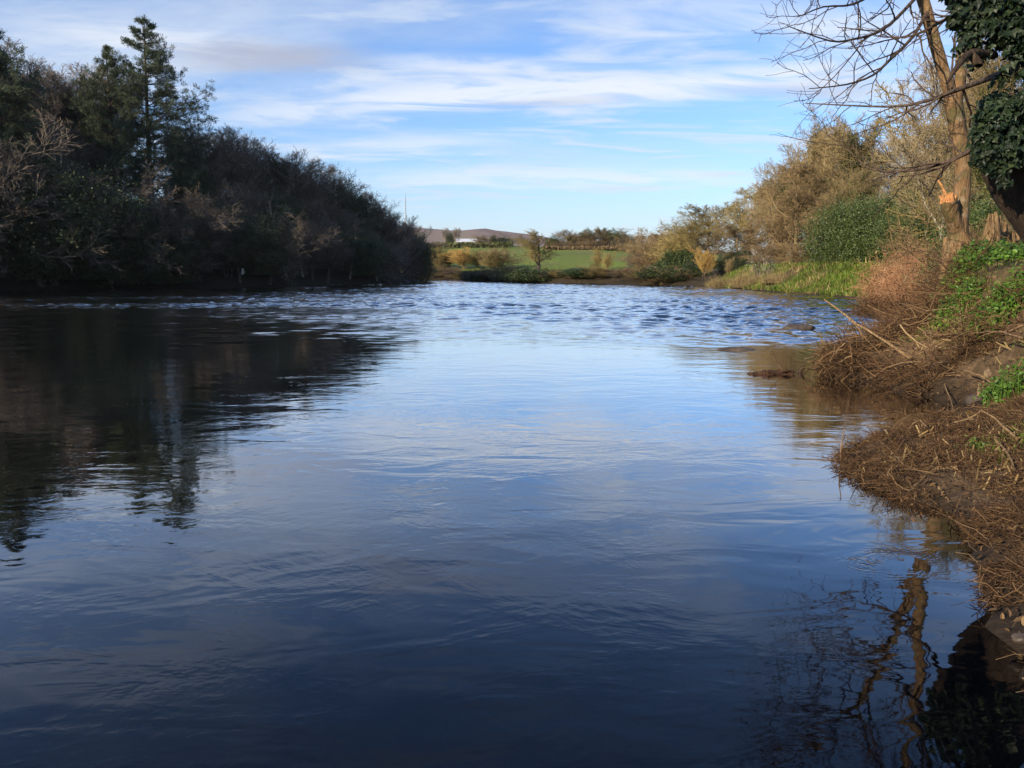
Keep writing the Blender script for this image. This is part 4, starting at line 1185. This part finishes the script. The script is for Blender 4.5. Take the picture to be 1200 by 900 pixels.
stick('driftwood_branch', [(1145, 318, 12.4), (1160, 326, 11.8), (1175, 332, 11.4), (1200, 342, 10.8)], .03, .02, 'grey bare limb lying across the green leaves', 'stick_brown', group=DS)
stick('driftwood_branch', [(1060, 330, 22.5), (1066, 318, 22.5), (1072, 312, 22.5)], .03, .02, 'short branch poking out of the far debris spit', 'stick_brown', group=DS)
SHT = 'young shoots growing through the middle debris'
stick('bramble_shoot', [(1109, 432, 10.3), (1122, 412, 10.4), (1128, 385, 10.5), (1125, 360, 10.6)], .009, .004, 'yellow-green bramble shoot rising tallest through the middle debris', 'stick_brown', 0, 'shoot', SHT, 6)
stick('bramble_shoot', [(1046, 400, 12.1), (1050, 386, 12.1), (1055, 372, 12.1)], .007, .003, 'thin dark shoot beside the long pole', 'stick_brown', 0, 'shoot', SHT, 5)
stick('bramble_shoot', [(1108, 378, 12.5), (1107, 360, 12.5), (1108, 344, 12.5)], .007, .003, 'thin dark upright shoot below the green leaf patch', 'stick_brown', 0, 'shoot', SHT, 4)


def lump(name, c, s, mat, label, cat, seed, group=None, res=3, amp=.3, rz=0):
    import bmesh
    bm = bmesh.new(); bmesh.ops.create_icosphere(bm, subdivisions=res, radius=1)
    V = np.array([v.co[:] for v in bm.verts])
    r = 1 + amp * fbm(V[:, 0] * 1.7 + V[:, 2] * 1.3 + seed, V[:, 1] * 1.7 - V[:, 2] * .9 + seed * 2, seed, 4)
    V = V * r[:, None] * np.array(s)
    for v, co in zip(bm.verts, V):
        v.co = co
    me = bpy.data.meshes.new(name); bm.to_mesh(me); bm.free()
    me.polygons.foreach_set('use_smooth', np.full(len(me.polygons), True)); me.materials.append(M[mat])
    o = bpy.data.objects.new(name, me); COL.objects.link(o); o.location = c; o.rotation_euler = (0, 0, rz)
    return tag(o, label, cat, group)


c = shore(935, 386)
lump('river_rock', (c[0], c[1], .02), (.42, .25, .13), 'rock', 'flat wet rock breaking the riffle towards the right bank', 'rock', 3)
c = shore(862, 410)
lump('river_rock', (c[0], c[1], -.03), (.4, .18, .09), 'rock', 'dark barely covered rock in the riffle left of the snag', 'rock', 4)
c = shore(896, 438)
e = empty('driftwood_snag', (c[0], c[1], 0), .1, 'waterlogged reddish log with an upright twig caught in mid-stream', 'log')
g = Geo(); rs_ = np.random.default_rng(9)
for k in range(9):
    a_, b_ = sorted(rs_.uniform(-.32, .5, 2)); a_, b_ = min(a_, 0), max(b_, .18)
    t_ = np.linspace(a_, b_, 8)
    Pk = np.stack([t_, rs_.normal(0, .06) + rs_.normal(0, .018, 8), rs_.uniform(-.02, .035) + rs_.normal(0, .01, 8)], 1)
    v, f = tubes(Pk[None], (rs_.uniform(.015, .04) * (.7 + .5 * rs_.random(8)))[None], 7); g.add(v + rs_.normal(0, .004, v.shape), f)
g.obj('log', M['snag'], e, True)
g = Geo(); v, f = tubes(np.array([[[.3, 0, .03], [.2, 0, .16], [.08, 0, .32]]]), np.array([[.016, .011, .006]]), 6); g.add(v, f); g.obj('twig', M['stick_brown'], e, True)
g = Geo(); v, f = tubes(np.array([[[.58, .04, -.03], [.6, .04, .05], [.66, .05, .1]]]), np.array([[.05, .04, .02]]), 6); g.add(v, f); g.obj('stub', M['ivy_bark'], e, True)
# stones along the left waterline and at the tip of the wood
for i, (x, dy, s) in enumerate([(118, -.25, .5), (131, -.2, .3), (252, -.2, .6), (300, -.25, .4), (388, -.15, .6), (396, -.1, .35), (474, -.1, 1.0), (482, .0, .9)]):
    yb = np.interp(x, [a for a, _ in LSH], [b for _, b in LSH])
    c = shore(x, yb + dy)
    lump('bank_stone', (c[0], c[1], .0), (s, s * .7, s * .36), 'rock_moss', f'dark stone at the left waterline, {ORD[i]} from the upstream end', 'rock', 20 + i, 'stones along the left waterline', rz=i * 1.3)
# stones at the foot of the right bank
for i, (x, y, s) in enumerate([(1122, 512, .09), (1165, 466, .16), (1150, 478, .14), (1196, 764, .03), (1006, 433, .16), (985, 436, .2)]):
    c = shore(x, y)
    labs = ['grey stone behind the near mound', 'grey stone under the pale scrap', 'dark stone at the head of the dark bay', 'small dark stone at the water in the lower right corner', 'dark rounded lump behind the yellow litter', 'dark log end at the tip of the middle spit']
    lump('bank_stone', (c[0], c[1], .06 + (0.1 if i in (1,) else 0)), (s * 1.4, s, s * .7), 'rock', labs[i], 'rock', 40 + i, 'stones at the foot of the right bank', rz=i)
lump('litter', at(1000, 441, 11.7), (.07, .05, .045), 'litter_yellow', 'small yellow piece of litter at the tip of the middle spit', 'litter', 61, res=2)


def sheet_scrap(name, px, py, Y, w, h, label, mat, seed, cat):
    rng = np.random.default_rng(seed); c = at(px, py, Y); n = 9
    u, vv = np.meshgrid(np.linspace(-.5, .5, n), np.linspace(0, 1, n))
    wd = w * (.3 + .5 * np.sin(vv * PI * .85 + .3) + .7 * fbm(vv * 6, u * 0 + np.sign(u) * 3, seed + 5))
    X = u * wd + .15 * w * fbm(vv * 3, u * 3, seed); Z = (vv - .5) * h + .1 * h * fbm(u * 3, vv * 2, seed + 1); Yv = .12 * h * fbm(u * 4, vv * 4, seed + 2) + .2 * vv * h
    i2 = np.arange(n * n).reshape(n, n); q = np.stack([i2[:-1, :-1], i2[:-1, 1:], i2[1:, 1:], i2[1:, :-1]], -1).reshape(-1, 4)
    o = Geo().add(np.stack([X.ravel(), Yv.ravel(), Z.ravel()], 1), q).obj(name, M[mat], None, True, c)
    m = o.modifiers.new('thick', 'SOLIDIFY'); m.thickness = .004
    return tag(o, label, cat)


sheet_scrap('torn_scrap', 1149, 457, 8.9, .07, .15, 'pale torn scrap hanging lowest in the debris above the dark bay', 'rag', 71, 'litter')
sheet_scrap('torn_scrap', 1158, 438, 9.1, .1, .1, 'fawn crumpled scrap just above the pale hanging one', 'rag', 72, 'litter')
sheet_scrap('plastic_bag', 284, 318, left_Y(284) + 1.2, .35, .6, 'white bag snagged in the branches at the left waterline', 'white_bag', 73, 'litter')

# ------------------------------------------------------------------ forked tree on the right bank
TY = 15.0
rngT = np.random.default_rng(101)


def pl(pts, n=4):
    P = np.array([at(*p) for p in pts])
    t = np.linspace(0, len(P) - 1, (len(P) - 1) * n + 1)
    # Catmull-Rom
    Q = []
    for tt in t:
        i = min(int(tt), len(P) - 2); u = tt - i
        p0, p1, p2, p3 = P[max(i - 1, 0)], P[i], P[i + 1], P[min(i + 2, len(P) - 1)]
        Q.append(.5 * ((2 * p1) + (-p0 + p2) * u + (2 * p0 - 5 * p1 + 4 * p2 - p3) * u * u + (-p0 + 3 * p1 - 3 * p2 + p3) * u ** 3))
    return np.array(Q)


def limb(pts, widths, n=4, Y0=TY):
    Q = pl(pts, n)
    R = np.interp(np.linspace(0, 1, len(Q)), np.linspace(0, 1, len(widths)), widths)
    return Q, R


b0 = at(1128, 305, TY)
ft = empty('forked_tree', (b0[0], TY, gz(b0[0], TY)), 0, 'sunlit forked tree with a freshly snapped stub on the right bank', 'tree')
org = np.array(ft.location)
gt, gc = Geo(), Geo()


def addt(g, Q, R, sides=12, rough=0.0):
    v, f = tubes((Q - org)[None], R[None], sides)
    if rough:
        k = len(v); v = v + rngT.normal(0, rough, (k, 3))
    g.add(v, f)


trunk, tr_ = limb([(1140, 350, TY), (1130, 300, TY), (1123, 268, TY), (1127, 232, TY), (1128, 190, TY), (1122, 150, TY), (1117, 118, TY)], [.33, .24, .17, .145, .14, .14, .155])
addt(gt, trunk, tr_, 14, .006)
forkl, fl_ = limb([(1117, 120, TY), (1107, 88, TY), (1096, 50, TY), (1082, 2, TY), (1066, -45, 15), (1035, -90, 14.8), (985, -125, 14.5), (940, -150, 14.2)], [.12, .108, .104, .1, .09, .075, .055, .03])
addt(gt, forkl, fl_, 12, .004)
forkr, fr_ = limb([(1119, 120, TY), (1125, 95, TY), (1128, 62, TY), (1136, 15, TY), (1142, -40, 15), (1146, -110, 14.8), (1142, -200, 14.5), (1130, -300, 14)], [.11, .1, .1, .095, .09, .075, .055, .025])
addt(gt, forkr, fr_, 12, .004)
side, sd_ = limb([(1124, 275, TY), (1117, 258, TY - .1), (1113, 243, TY - .2), (1112, 234, TY - .25)], [.15, .14, .14, .13])
addt(gt, side, sd_, 12, .006)
for a, b_, w in ((1112, 1096, .12), (1140, 1158, .12), (1120, 1112, .14), (1132, 1145, .14)):   # root flares
    q, r_ = limb([((1124 + a) / 2, 285, TY - .1), (a, 305, TY - .2), (b_, 328, TY - .35)], [w, w * .8, w * .45])
    q[-3:, 2] = np.minimum(q[-3:, 2], ground_z(q[-3:, 0], q[-3:, 1]) + np.array([.06, 0, -.12]))
    addt(gt, q, r_, 10, .005)
gt.obj('trunk', M['main_bark'], ft, True)
# snapped stub: splintered fresh wood
gs_ = Geo()
c0 = at(1112, 232, TY - .25)
for k in range(16):
    a = rngT.random() * 6.28; rr = .11 * math.sqrt(rngT.random())
    p0 = c0 + np.array([math.cos(a) * rr, math.sin(a) * rr, -.1]); hgt = .1 + .12 * rngT.random()
    if k == 0:
        p0 = c0 + np.array([-.03, 0, 0]); hgt = .45
    tip = p0 + np.array([(-.3 if k == 0 else rngT.normal(0, .04)), rngT.normal(0, .03), hgt])
    v, f = tubes(np.array([[p0, (p0 + tip) / 2 + rngT.normal(0, .01, 3), tip]]) - org, np.array([[.045, .035, .006]]) * (.7 if k == 0 else 1), 4); gs_.add(v, f)
gs_.obj('snapped_stub', M['fresh_wood'], ft)
# limbs in view, then the crown they and the forks carry
limbs = [
    ([(1086, 15, 14.9), (1069, 44, 14.3), (1043, 70, 13.6), (1023, 88, 13.1), (992, 99, 12.6), (948, 104, 12.2)], [.034, .028, .024, .018, .013, .006]),
    ([(1078, -8, 14.9), (1050, 22, 14.2), (1028, 38, 13.7), (1000, 46, 13.2), (973, 48, 12.8), (922, 30, 12.3)], [.034, .028, .023, .018, .013, .006]),
    ([(1070, -35, 14.8), (1035, -15, 14), (1000, 5, 13.4), (965, 8, 12.8), (935, 20, 12.3)], [.034, .026, .018, .012, .006]),
    ([(1060, -60, 14.8), (1010, -50, 14), (965, -30, 13.2), (930, -12, 12.6)], [.034, .024, .016, .006]),
]
LP, LR = [], []
for pts, w in limbs:
    q, r_ = limb(pts, w, 3)
    addt(gc, q, r_, 7)
    t = np.linspace(0, len(q) - 1, 10)
    LP.append(np.stack([np.interp(t, np.arange(len(q)), q[:, k]) for k in range(3)], 1)); LR.append(np.interp(t, np.arange(len(q)), r_))
LP, LR = np.stack(LP) - org, np.stack(LR)
P2, R2 = children(LP, LR, 13, .08, 1, .26, .7, .05, .16, .6, 6, .3, .4, rngT, .006)
v, f = tubes(P2, R2, 5); gc.add(v, f)
P3, R3 = children(P2, R2, 5, .2, 1, .45, .65, .04, .16, .7, 4, .3, .5, rngT, .004)
v, f = tubes(P3, R3, 4); gc.add(v, f)
FP, FR = [], []
for q, r_ in ((forkl[8:], fl_[8:]), (forkr[8:], fr_[8:])):
    t = np.linspace(0, len(q) - 1, 10)
    FP.append(np.stack([np.interp(t, np.arange(len(q)), q[:, k]) for k in range(3)], 1)); FR.append(np.interp(t, np.arange(len(q)), r_))
FP, FR = np.stack(FP) - org, np.stack(FR)
P1, R1 = children(FP, FR, 13, .3, 1, .45, .75, .1, .12, .45, 7, .3, .3, rngT, .012)
v, f = tubes(P1, R1, 6); gc.add(v, f)
P2, R2 = children(P1, R1, 9, .15, 1, .45, .7, .05, .15, .5, 5, .3, .4, rngT, .006)
v, f = tubes(P2, R2, 4); gc.add(v, f)
P3, R3 = children(P2, R2, 6, .2, 1, .45, .65, .03, .15, .7, 4, .3, .5, rngT, .004)
v, f = tubes(P3, R3, 3); gc.add(v, f)
gc.obj('crown', M['branch_dark'], ft, True)

# small cut stump and splintered old stump
c = at(1110, 300, 15.2); zg = gz(c[0], 15.2)
st_ = empty('cut_stump', (c[0], 15.2, zg), 0, 'small pale cut stump left of the forked trunk', 'stump')
h = at(1110, 278, 15.2)[2] - zg
g = Geo(); Q = np.array([[0, 0, -.1], [.02, 0, h * .5], [0, 0, h]]); v, f = tubes(Q[None], np.array([[.14, .11, .1]]), 12); v = v + rngT.normal(0, .006, v.shape); g.add(v, f); g.obj('trunk', M['split_wood'], st_, True)
g = Geo(); a = np.arange(12) * 2 * PI / 12
v = np.concatenate([np.stack([np.cos(a) * .1, np.sin(a) * .1, h + .03 * np.cos(a) + .004], 1), [[0, 0, h + .02]]]); f = np.array([[i, (i + 1) % 12, 12] for i in range(12)]); g.add(v, f); g.obj('cut_face', M['cut_wood'], st_)


def shards(name, pxs, Y, label, seed):
    rng = np.random.default_rng(seed)
    xm = np.mean([p[0] for p in pxs]); c = at(xm, 318, Y); z0 = gz(c[0], Y)
    e = empty(name, (c[0], Y, z0), 0, label, 'stump', 'splintered stumps behind the green leaves')
    o = np.array(e.location); g = Geo()
    for (xb, xt, yt, w) in pxs:
        for s in range(4):
            dy = rng.normal(0, .12); off = rng.normal(0, 3)
            p0 = at(xb + off, 322, Y + dy); p0[2] = min(p0[2], z0) - .15
            p1 = at(xt + off * .5, yt + abs(rng.normal(0, 14)), Y + dy)
            pm = (p0 + p1) / 2 + rng.normal(0, .02, 3)
            v, f = tubes(np.array([[p0, p0 * .7 + p1 * .3, pm, p0 * .25 + p1 * .75, p1]]) - o, np.array([[1.1, 1, .95, .8, .12]]) * w * (.6 + .6 * rng.random()), 7)
            g.add(v + rng.normal(0, .008, v.shape), f)
    g.obj('split_trunk', M['split_wood'], e)


shards('splintered_stump', [(1154, 1160, 250, .09), (1160, 1166, 246, .1), (1166, 1172, 252, .09), (1150, 1155, 268, .07)], 14.2, 'tall splintered stump leaning right under the dark trunk', 7)
shards('splintered_stump', [(1178, 1180, 256, .08), (1186, 1186, 268, .08)], 14.6, 'second splintered stump farther right, mostly in shadow', 8)
shards('splintered_stump', [(1194, 1196, 262, .07), (1204, 1200, 275, .07)], 14.9, 'splintered stump cut by the right edge of the photo', 9)

# ------------------------------------------------------------------ dark leaning ivy tree at the right edge
IY = 7.6
c = at(1420, 420, 7.2)
it = empty('ivy_tree', (c[0], 7.2, gz(c[0], 7.2)), 0, 'dark ivy-smothered trunk leaning in from the right edge', 'tree')
org2 = np.array(it.location)
g = Geo()


def ivy_stem(pts, ws, n=5, sides=22, deep=.05):
    q, r_ = limb(pts, ws, n)
    v, f = tubes((q - org2)[None], r_[None], sides)
    nn = nrm(v - np.repeat(q - org2, sides, 0))
    amp = deep * fbm(np.arctan2(nn[:, 1], nn[:, 0]) * 4, v[:, 2] * 2 + v[:, 0] * 2, 88)
    g.add(v + nn * amp[:, None], f)
    return q, r_


ivy_stem([(1450, 500, 7.0), (1340, 345, 7.3), (1262, 262, 7.5), (1212, 208, 7.6), (1184, 172, 7.6), (1172, 150, 7.6), (1168, 140, 7.6)], [.62, .52, .44, .37, .3, .2, .05])
q, r_ = ivy_stem([(1290, 290, 7.4), (1262, 200, 7.6), (1245, 90, 7.7), (1232, -10, 7.9), (1240, -150, 8.2), (1215, -330, 8.4)], [.4, .3, .22, .2, .18, .1])
bs = [([(1190, 80, 7.4), (1150, 95, 8.6), (1120, 106, 9.2), (1083, 119, 10), (1039, 125, 10.4), (944, 121, 11)], [.035, .03, .026, .02, .014, .005]),
      ([(1185, 130, 7.4), (1150, 168, 8.4), (1135, 178, 9), (1105, 191, 9.4), (1065, 200, 9.8), (1021, 198, 10.2), (999, 180, 10.5), (962, 152, 10.8)], [.035, .03, .026, .022, .017, .012, .008, .004]),
      ([(1195, 20, 7.3), (1140, 14, 7.7), (1110, 22, 8.1), (1075, 40, 8.6), (1050, 45, 9)], [.028, .024, .018, .012, .005]),
      ([(1165, 65, 7.2), (1138, 62, 6.9), (1122, 78, 6.7), (1110, 98, 6.6)], [.035, .032, .022, .008]),
      ([(1136, 62, 6.9), (1146, 74, 6.85), (1147, 77, 6.84)], [.035, .036, .03])]
LP, LR = [], []
gcr = Geo()
for i, (pts, w) in enumerate(bs):
    qq, rr = limb(pts, w, 4)
    v, f = tubes((qq - org2)[None], rr[None], 8); (gcr if i < 3 else g).add(v, f)
    if i < 3:
        t = np.linspace(0, len(qq) - 1, 12)
        LP.append(np.stack([np.interp(t, np.arange(len(qq)), qq[:, k]) for k in range(3)], 1)); LR.append(np.interp(t, np.arange(len(qq)), rr))
g.obj('trunk', M['ivy_bark'], it, True)
LP, LR = np.stack(LP) - org2, np.stack(LR)
P2, R2 = children(LP, LR, 15, .25, 1, .22, .75, .02, .16, .6, 6, .3, .4, rngT, .004)
v, f = tubes(P2, R2, 5); gcr.add(v, f)
P3, R3 = children(P2, R2, 4, .2, 1, .4, .7, .02, .16, .7, 4, .3, .5, rngT, .003)
v, f = tubes(P3, R3, 4); gcr.add(v, f)
# upper crown above the frame (it is mirrored in the water)
qs = q[13:]; rs = r_[13:]
t = np.linspace(0, len(qs) - 1, 10)
FP = np.stack([np.interp(t, np.arange(len(qs)), qs[:, k]) for k in range(3)], 1)[None] - org2; FR = np.interp(t, np.arange(len(qs)), rs)[None]
P1, R1 = children(FP, FR, 12, .25, 1, .5, .8, .08, .12, .4, 7, .2, .3, rngT, .012)
P1[:, :, 0] -= np.linspace(0, .6, 7)[None]
v, f = tubes(P1, R1, 6); gcr.add(v, f)
P2, R2 = children(P1, R1, 8, .2, 1, .45, .7, .03, .15, .5, 5, .3, .4, rngT, .005)
v, f = tubes(P2, R2, 4); gcr.add(v, f)
P3, R3 = children(P2, R2, 5, .2, 1, .45, .7, .03, .15, .7, 4, .3, .5, rngT, .004)
v, f = tubes(P3, R3, 3); gcr.add(v, f)
gcr.obj('branches', M['branch_dark'], it, True)
# ivy leaves: a cloak hanging from the top and a sleeve on the bend
gl = Geo(); rl = np.random.default_rng(103)


def ivy_cloud(px, py, Y, r, n, size=.075):
    c = at(px, py, Y)
    d = nrm(rl.normal(0, 1, (n, 3))); rr = r * rl.random(n) ** .45
    p = c + d * rr[:, None] * np.array([1, .8, 1.0]) - org2
    v, f = leaves(p, size, LEAF_IVY, nrm(d + np.array([-.35, -.9, .25])), .6, np.array([0, 0, -1.]), .55, rng=rl); gl.add(v, f)


# hanging cloak: strands of leaves falling from the stem and its boughs, ragged below
for k in range(135):
    x0 = 1112 + 130 * rl.random() ** .85; y0 = -70 + 90 * rl.random() - .0 * x0
    ln = (20 + 55 * rl.random()) * (.45 + .65 * min(1, (x0 - 1105) / 45))
    if x0 < 1132: y0 = -60 + 45 * rl.random()
    for u_ in np.linspace(0, 1, 7):
        ivy_cloud(x0 + 5 * rl.normal(), y0 + ln * u_, 7.0 + .35 * rl.random(), .05 + .05 * rl.random(), int(19 * (1.15 - .5 * u_)), .052)
# sleeve on the leaning trunk
for k in range(260):
    x0 = 1148 + 62 * rl.random(); top = 112 - .0 * x0 + 14 * rl.random() + max(0, 1165 - x0) * 1.2
    y0 = top + (70 if x0 > 1165 else 45) * rl.random() ** 1.4
    ivy_cloud(x0 + 3 * rl.normal(), y0, 7.05 + .3 * rl.random(), .045 + .05 * rl.random(), 18, .048)
for k in range(40):
    u_ = rl.random(); ivy_cloud(1150 + 26 * u_ + 5 * rl.normal(), 165 + 42 * u_ + 6 * rl.normal(), 7.1, .05, 10, .055)
for k in range(60):
    ivy_cloud(1205 + 40 * rl.random(), -60 + 250 * rl.random(), 7.3, .15, 40, .07)
for k in range(60):
    ivy_cloud(1200 + 70 * rl.random(), -330 + 280 * rl.random(), 7.9, .2, 45, .07)
gl.obj('ivy_leaves', M['leaf_ivy'], it)

# ------------------------------------------------------------------ air
hm = bpy.data.materials.new('haze'); hm.use_nodes = True
hn = hm.node_tree
for n in list(hn.nodes):
    hn.nodes.remove(n)
ho = hn.nodes.new('ShaderNodeOutputMaterial')
pv = hn.nodes.new('ShaderNodeVolumePrincipled'); pv.inputs['Density'].default_value = 6e-5; pv.inputs['Color'].default_value = (.86, .92, 1, 1)
hn.links.new(pv.outputs[0], ho.inputs['Volume'])
v, f = box((0, 2600, 124), (11000, 7200, 270))
hz_ = Geo().add(v, f).obj('haze', hm)
tag(hz_, kind='stuff')

# ------------------------------------------------------------------ sky, sun, camera
SUN_AZ = math.atan2(-0.75, -0.66)   # clockwise from +Y
SUN_EL = math.radians(20)
w = bpy.data.worlds.new('World'); SC.world = w; w.use_nodes = True
nt = w.node_tree
for n in list(nt.nodes):
    nt.nodes.remove(n)
out = nt.nodes.new('ShaderNodeOutputWorld')
sky = N(nt, 'TexSky', sky_type='NISHITA', sun_disc=False, sun_elevation=SUN_EL, sun_rotation=SUN_AZ, air_density=1.0, dust_density=0.6, ozone_density=1.6, altitude=20)
tc = nt.nodes.new('ShaderNodeTexCoord')
sp = nt.nodes.new('ShaderNodeSeparateXYZ'); nt.links.new(tc.outputs['Generated'], sp.inputs[0])
zc = math_(nt, 'MAXIMUM', sp.outputs[2], 0.0)
den = math_(nt, 'ADD', zc, 0.07)
cx = math_(nt, 'DIVIDE', sp.outputs[0], den); cy = math_(nt, 'DIVIDE', sp.outputs[1], den)
cb = nt.nodes.new('ShaderNodeCombineXYZ'); nt.links.new(cx, cb.inputs[0]); nt.links.new(cy, cb.inputs[1])
CP = cb.outputs[0]
n1 = noise(nt, mapping(nt, CP, (.45, .75, 1), (2.3, 1.1, 0), (0, 0, .12)), 1.0, 7, .58, .5)
n2 = noise(nt, mapping(nt, CP, (.9, 2.2, 1), (7.7, 3.1, 0), (0, 0, .08)), 1.3, 6, .6, .8)
n3 = noise(nt, mapping(nt, CP, (5, 9, 1), (1, 4, 0)), 1.0, 5, .65, .3)
m1 = maprange(nt, n1, .45, .72, 0, .75)
m2 = maprange(nt, n2, .46, .68, 0, .8)
mk = math_(nt, 'MAXIMUM', m1, m2)
mk = math_(nt, 'MULTIPLY', mk, maprange(nt, n3, .3, .6, .75, 1.0))
# bank of haze towards the horizon
hz = maprange(nt, sp.outputs[2], .16, -.01, 0, .52)
mk = math_(nt, 'MAXIMUM', mk, hz)
mk = math_(nt, 'MULTIPLY', mk, maprange(nt, sp.outputs[2], .5, .2, .2, 1.0))
skyc = mixc(nt, 1.0, sky.outputs[0], (.61, .81, 1.13), 'MULTIPLY')
CLOUD = (4.0, 4.45, 5.1)
c = mixc(nt, mk, skyc, CLOUD)
# grey lens clouds: (px, py, half width, half height) as directions
yn = math_(nt, 'MAXIMUM', sp.outputs[1], .05)
U = math_(nt, 'DIVIDE', sp.outputs[0], yn); V_ = math_(nt, 'DIVIDE', sp.outputs[2], yn)
WHITE = (5.0, 5.2, 5.5)
nw = noise(nt, mapping(nt, CP, (1.6, 3.4, 1), (4, 9, 0), (0, 0, .1)), 1.0, 6, .62, .8)
for px, py, hw, hh, amt, tilt, col in ((620, 104, 360, 26, .85, -.03, WHITE), (560, 74, 150, 11, .6, .04, WHITE), (170, 42, 190, 30, .65, .1, WHITE), (640, 207, 300, 16, .6, 0, WHITE), (470, 172, 150, 16, .55, -.05, WHITE), (850, 20, 170, 34, .5, 0, WHITE),
                                 (890, 90, 150, 17, .75, -.06, WHITE), (380, 128, 200, 13, .5, -.08, WHITE), (1010, 60, 150, 60, .6, 0, WHITE), (200, -70, 300, 45, .4, .05, WHITE), (760, -130, 240, 40, .3, -.1, WHITE), (60, -230, 260, 60, .3, .1, WHITE),
                                 (312, 67, 130, 21, .95, .03, (2.45, 2.7, 3.5)), (640, 120, 115, 8, .4, -.05, (2.9, 3.05, 3.6)), (930, 106, 110, 10, .45, 0, (3.1, 3.2, 3.7)), (985, 100, 60, 24, .3, 0, (3.0, 3.1, 3.6)), (480, -95, 150, 26, .4, .05, (2.9, 3.0, 3.5))):
    d = ray(px, py); uc, vc = d[0] / d[1], d[2] / d[1]
    du = math_(nt, 'SUBTRACT', U, uc)
    a = math_(nt, 'MULTIPLY', du, FPX / hw)
    wobv = math_(nt, 'MULTIPLY_ADD', math_(nt, 'SUBTRACT', nw, .5), 1.6 * hh / FPX, math_(nt, 'MULTIPLY', du, tilt))
    b = math_(nt, 'MULTIPLY', math_(nt, 'ADD', math_(nt, 'SUBTRACT', V_, vc), wobv), FPX / hh)
    r = math_(nt, 'SQRT', math_(nt, 'ADD', math_(nt, 'MULTIPLY', a, a), math_(nt, 'MULTIPLY', b, b)))
    fwd = math_(nt, 'GREATER_THAN', sp.outputs[1], .06)
    tex = maprange(nt, nw, .36, .6, .25, 1.0) if col is WHITE else maprange(nt, n3, .3, .6, .7, 1.0)
    g_ = math_(nt, 'MULTIPLY', math_(nt, 'MULTIPLY', maprange(nt, r, 1.25, .2, 0, amt), tex), fwd)
    c = mixc(nt, g_, c, col)
bg = N(nt, 'Background', i_Strength=0.1)
nt.links.new(c, bg.inputs['Color']); nt.links.new(bg.outputs[0], out.inputs[0])

sl = bpy.data.lights.new('sun', 'SUN'); sl.energy = 4.2; sl.angle = math.radians(.6); sl.color = (1, .84, .62)
so = bpy.data.objects.new('sun', sl); COL.objects.link(so)
to_sun = Vector((math.sin(SUN_AZ) * math.cos(SUN_EL), math.cos(SUN_AZ) * math.cos(SUN_EL), math.sin(SUN_EL)))
so.rotation_euler = to_sun.to_track_quat('Z', 'Y').to_euler()

cam = bpy.data.cameras.new('camera'); cam.sensor_width = 36; cam.lens = 36 * FPX / 1200; cam.clip_end = 20000; cam.clip_start = .05
co = bpy.data.objects.new('camera', cam); COL.objects.link(co)
co.location = (0, 0, CAM_H); co.rotation_euler = (PI / 2 - TH, 0, 0)
SC.camera = co
SC.view_settings.view_transform = 'Standard'; SC.view_settings.look = 'None'
SC.view_settings.exposure = 0.9; SC.view_settings.gamma = 1; SC.view_settings.use_curve_mapping = False
SC.cycles.max_bounces = 6; SC.cycles.transparent_max_bounces = 8
SC.cycles.caustics_reflective = False; SC.cycles.caustics_refractive = False
SC.cycles.use_denoising = True
SC.cycles.sample_clamp_indirect = 4
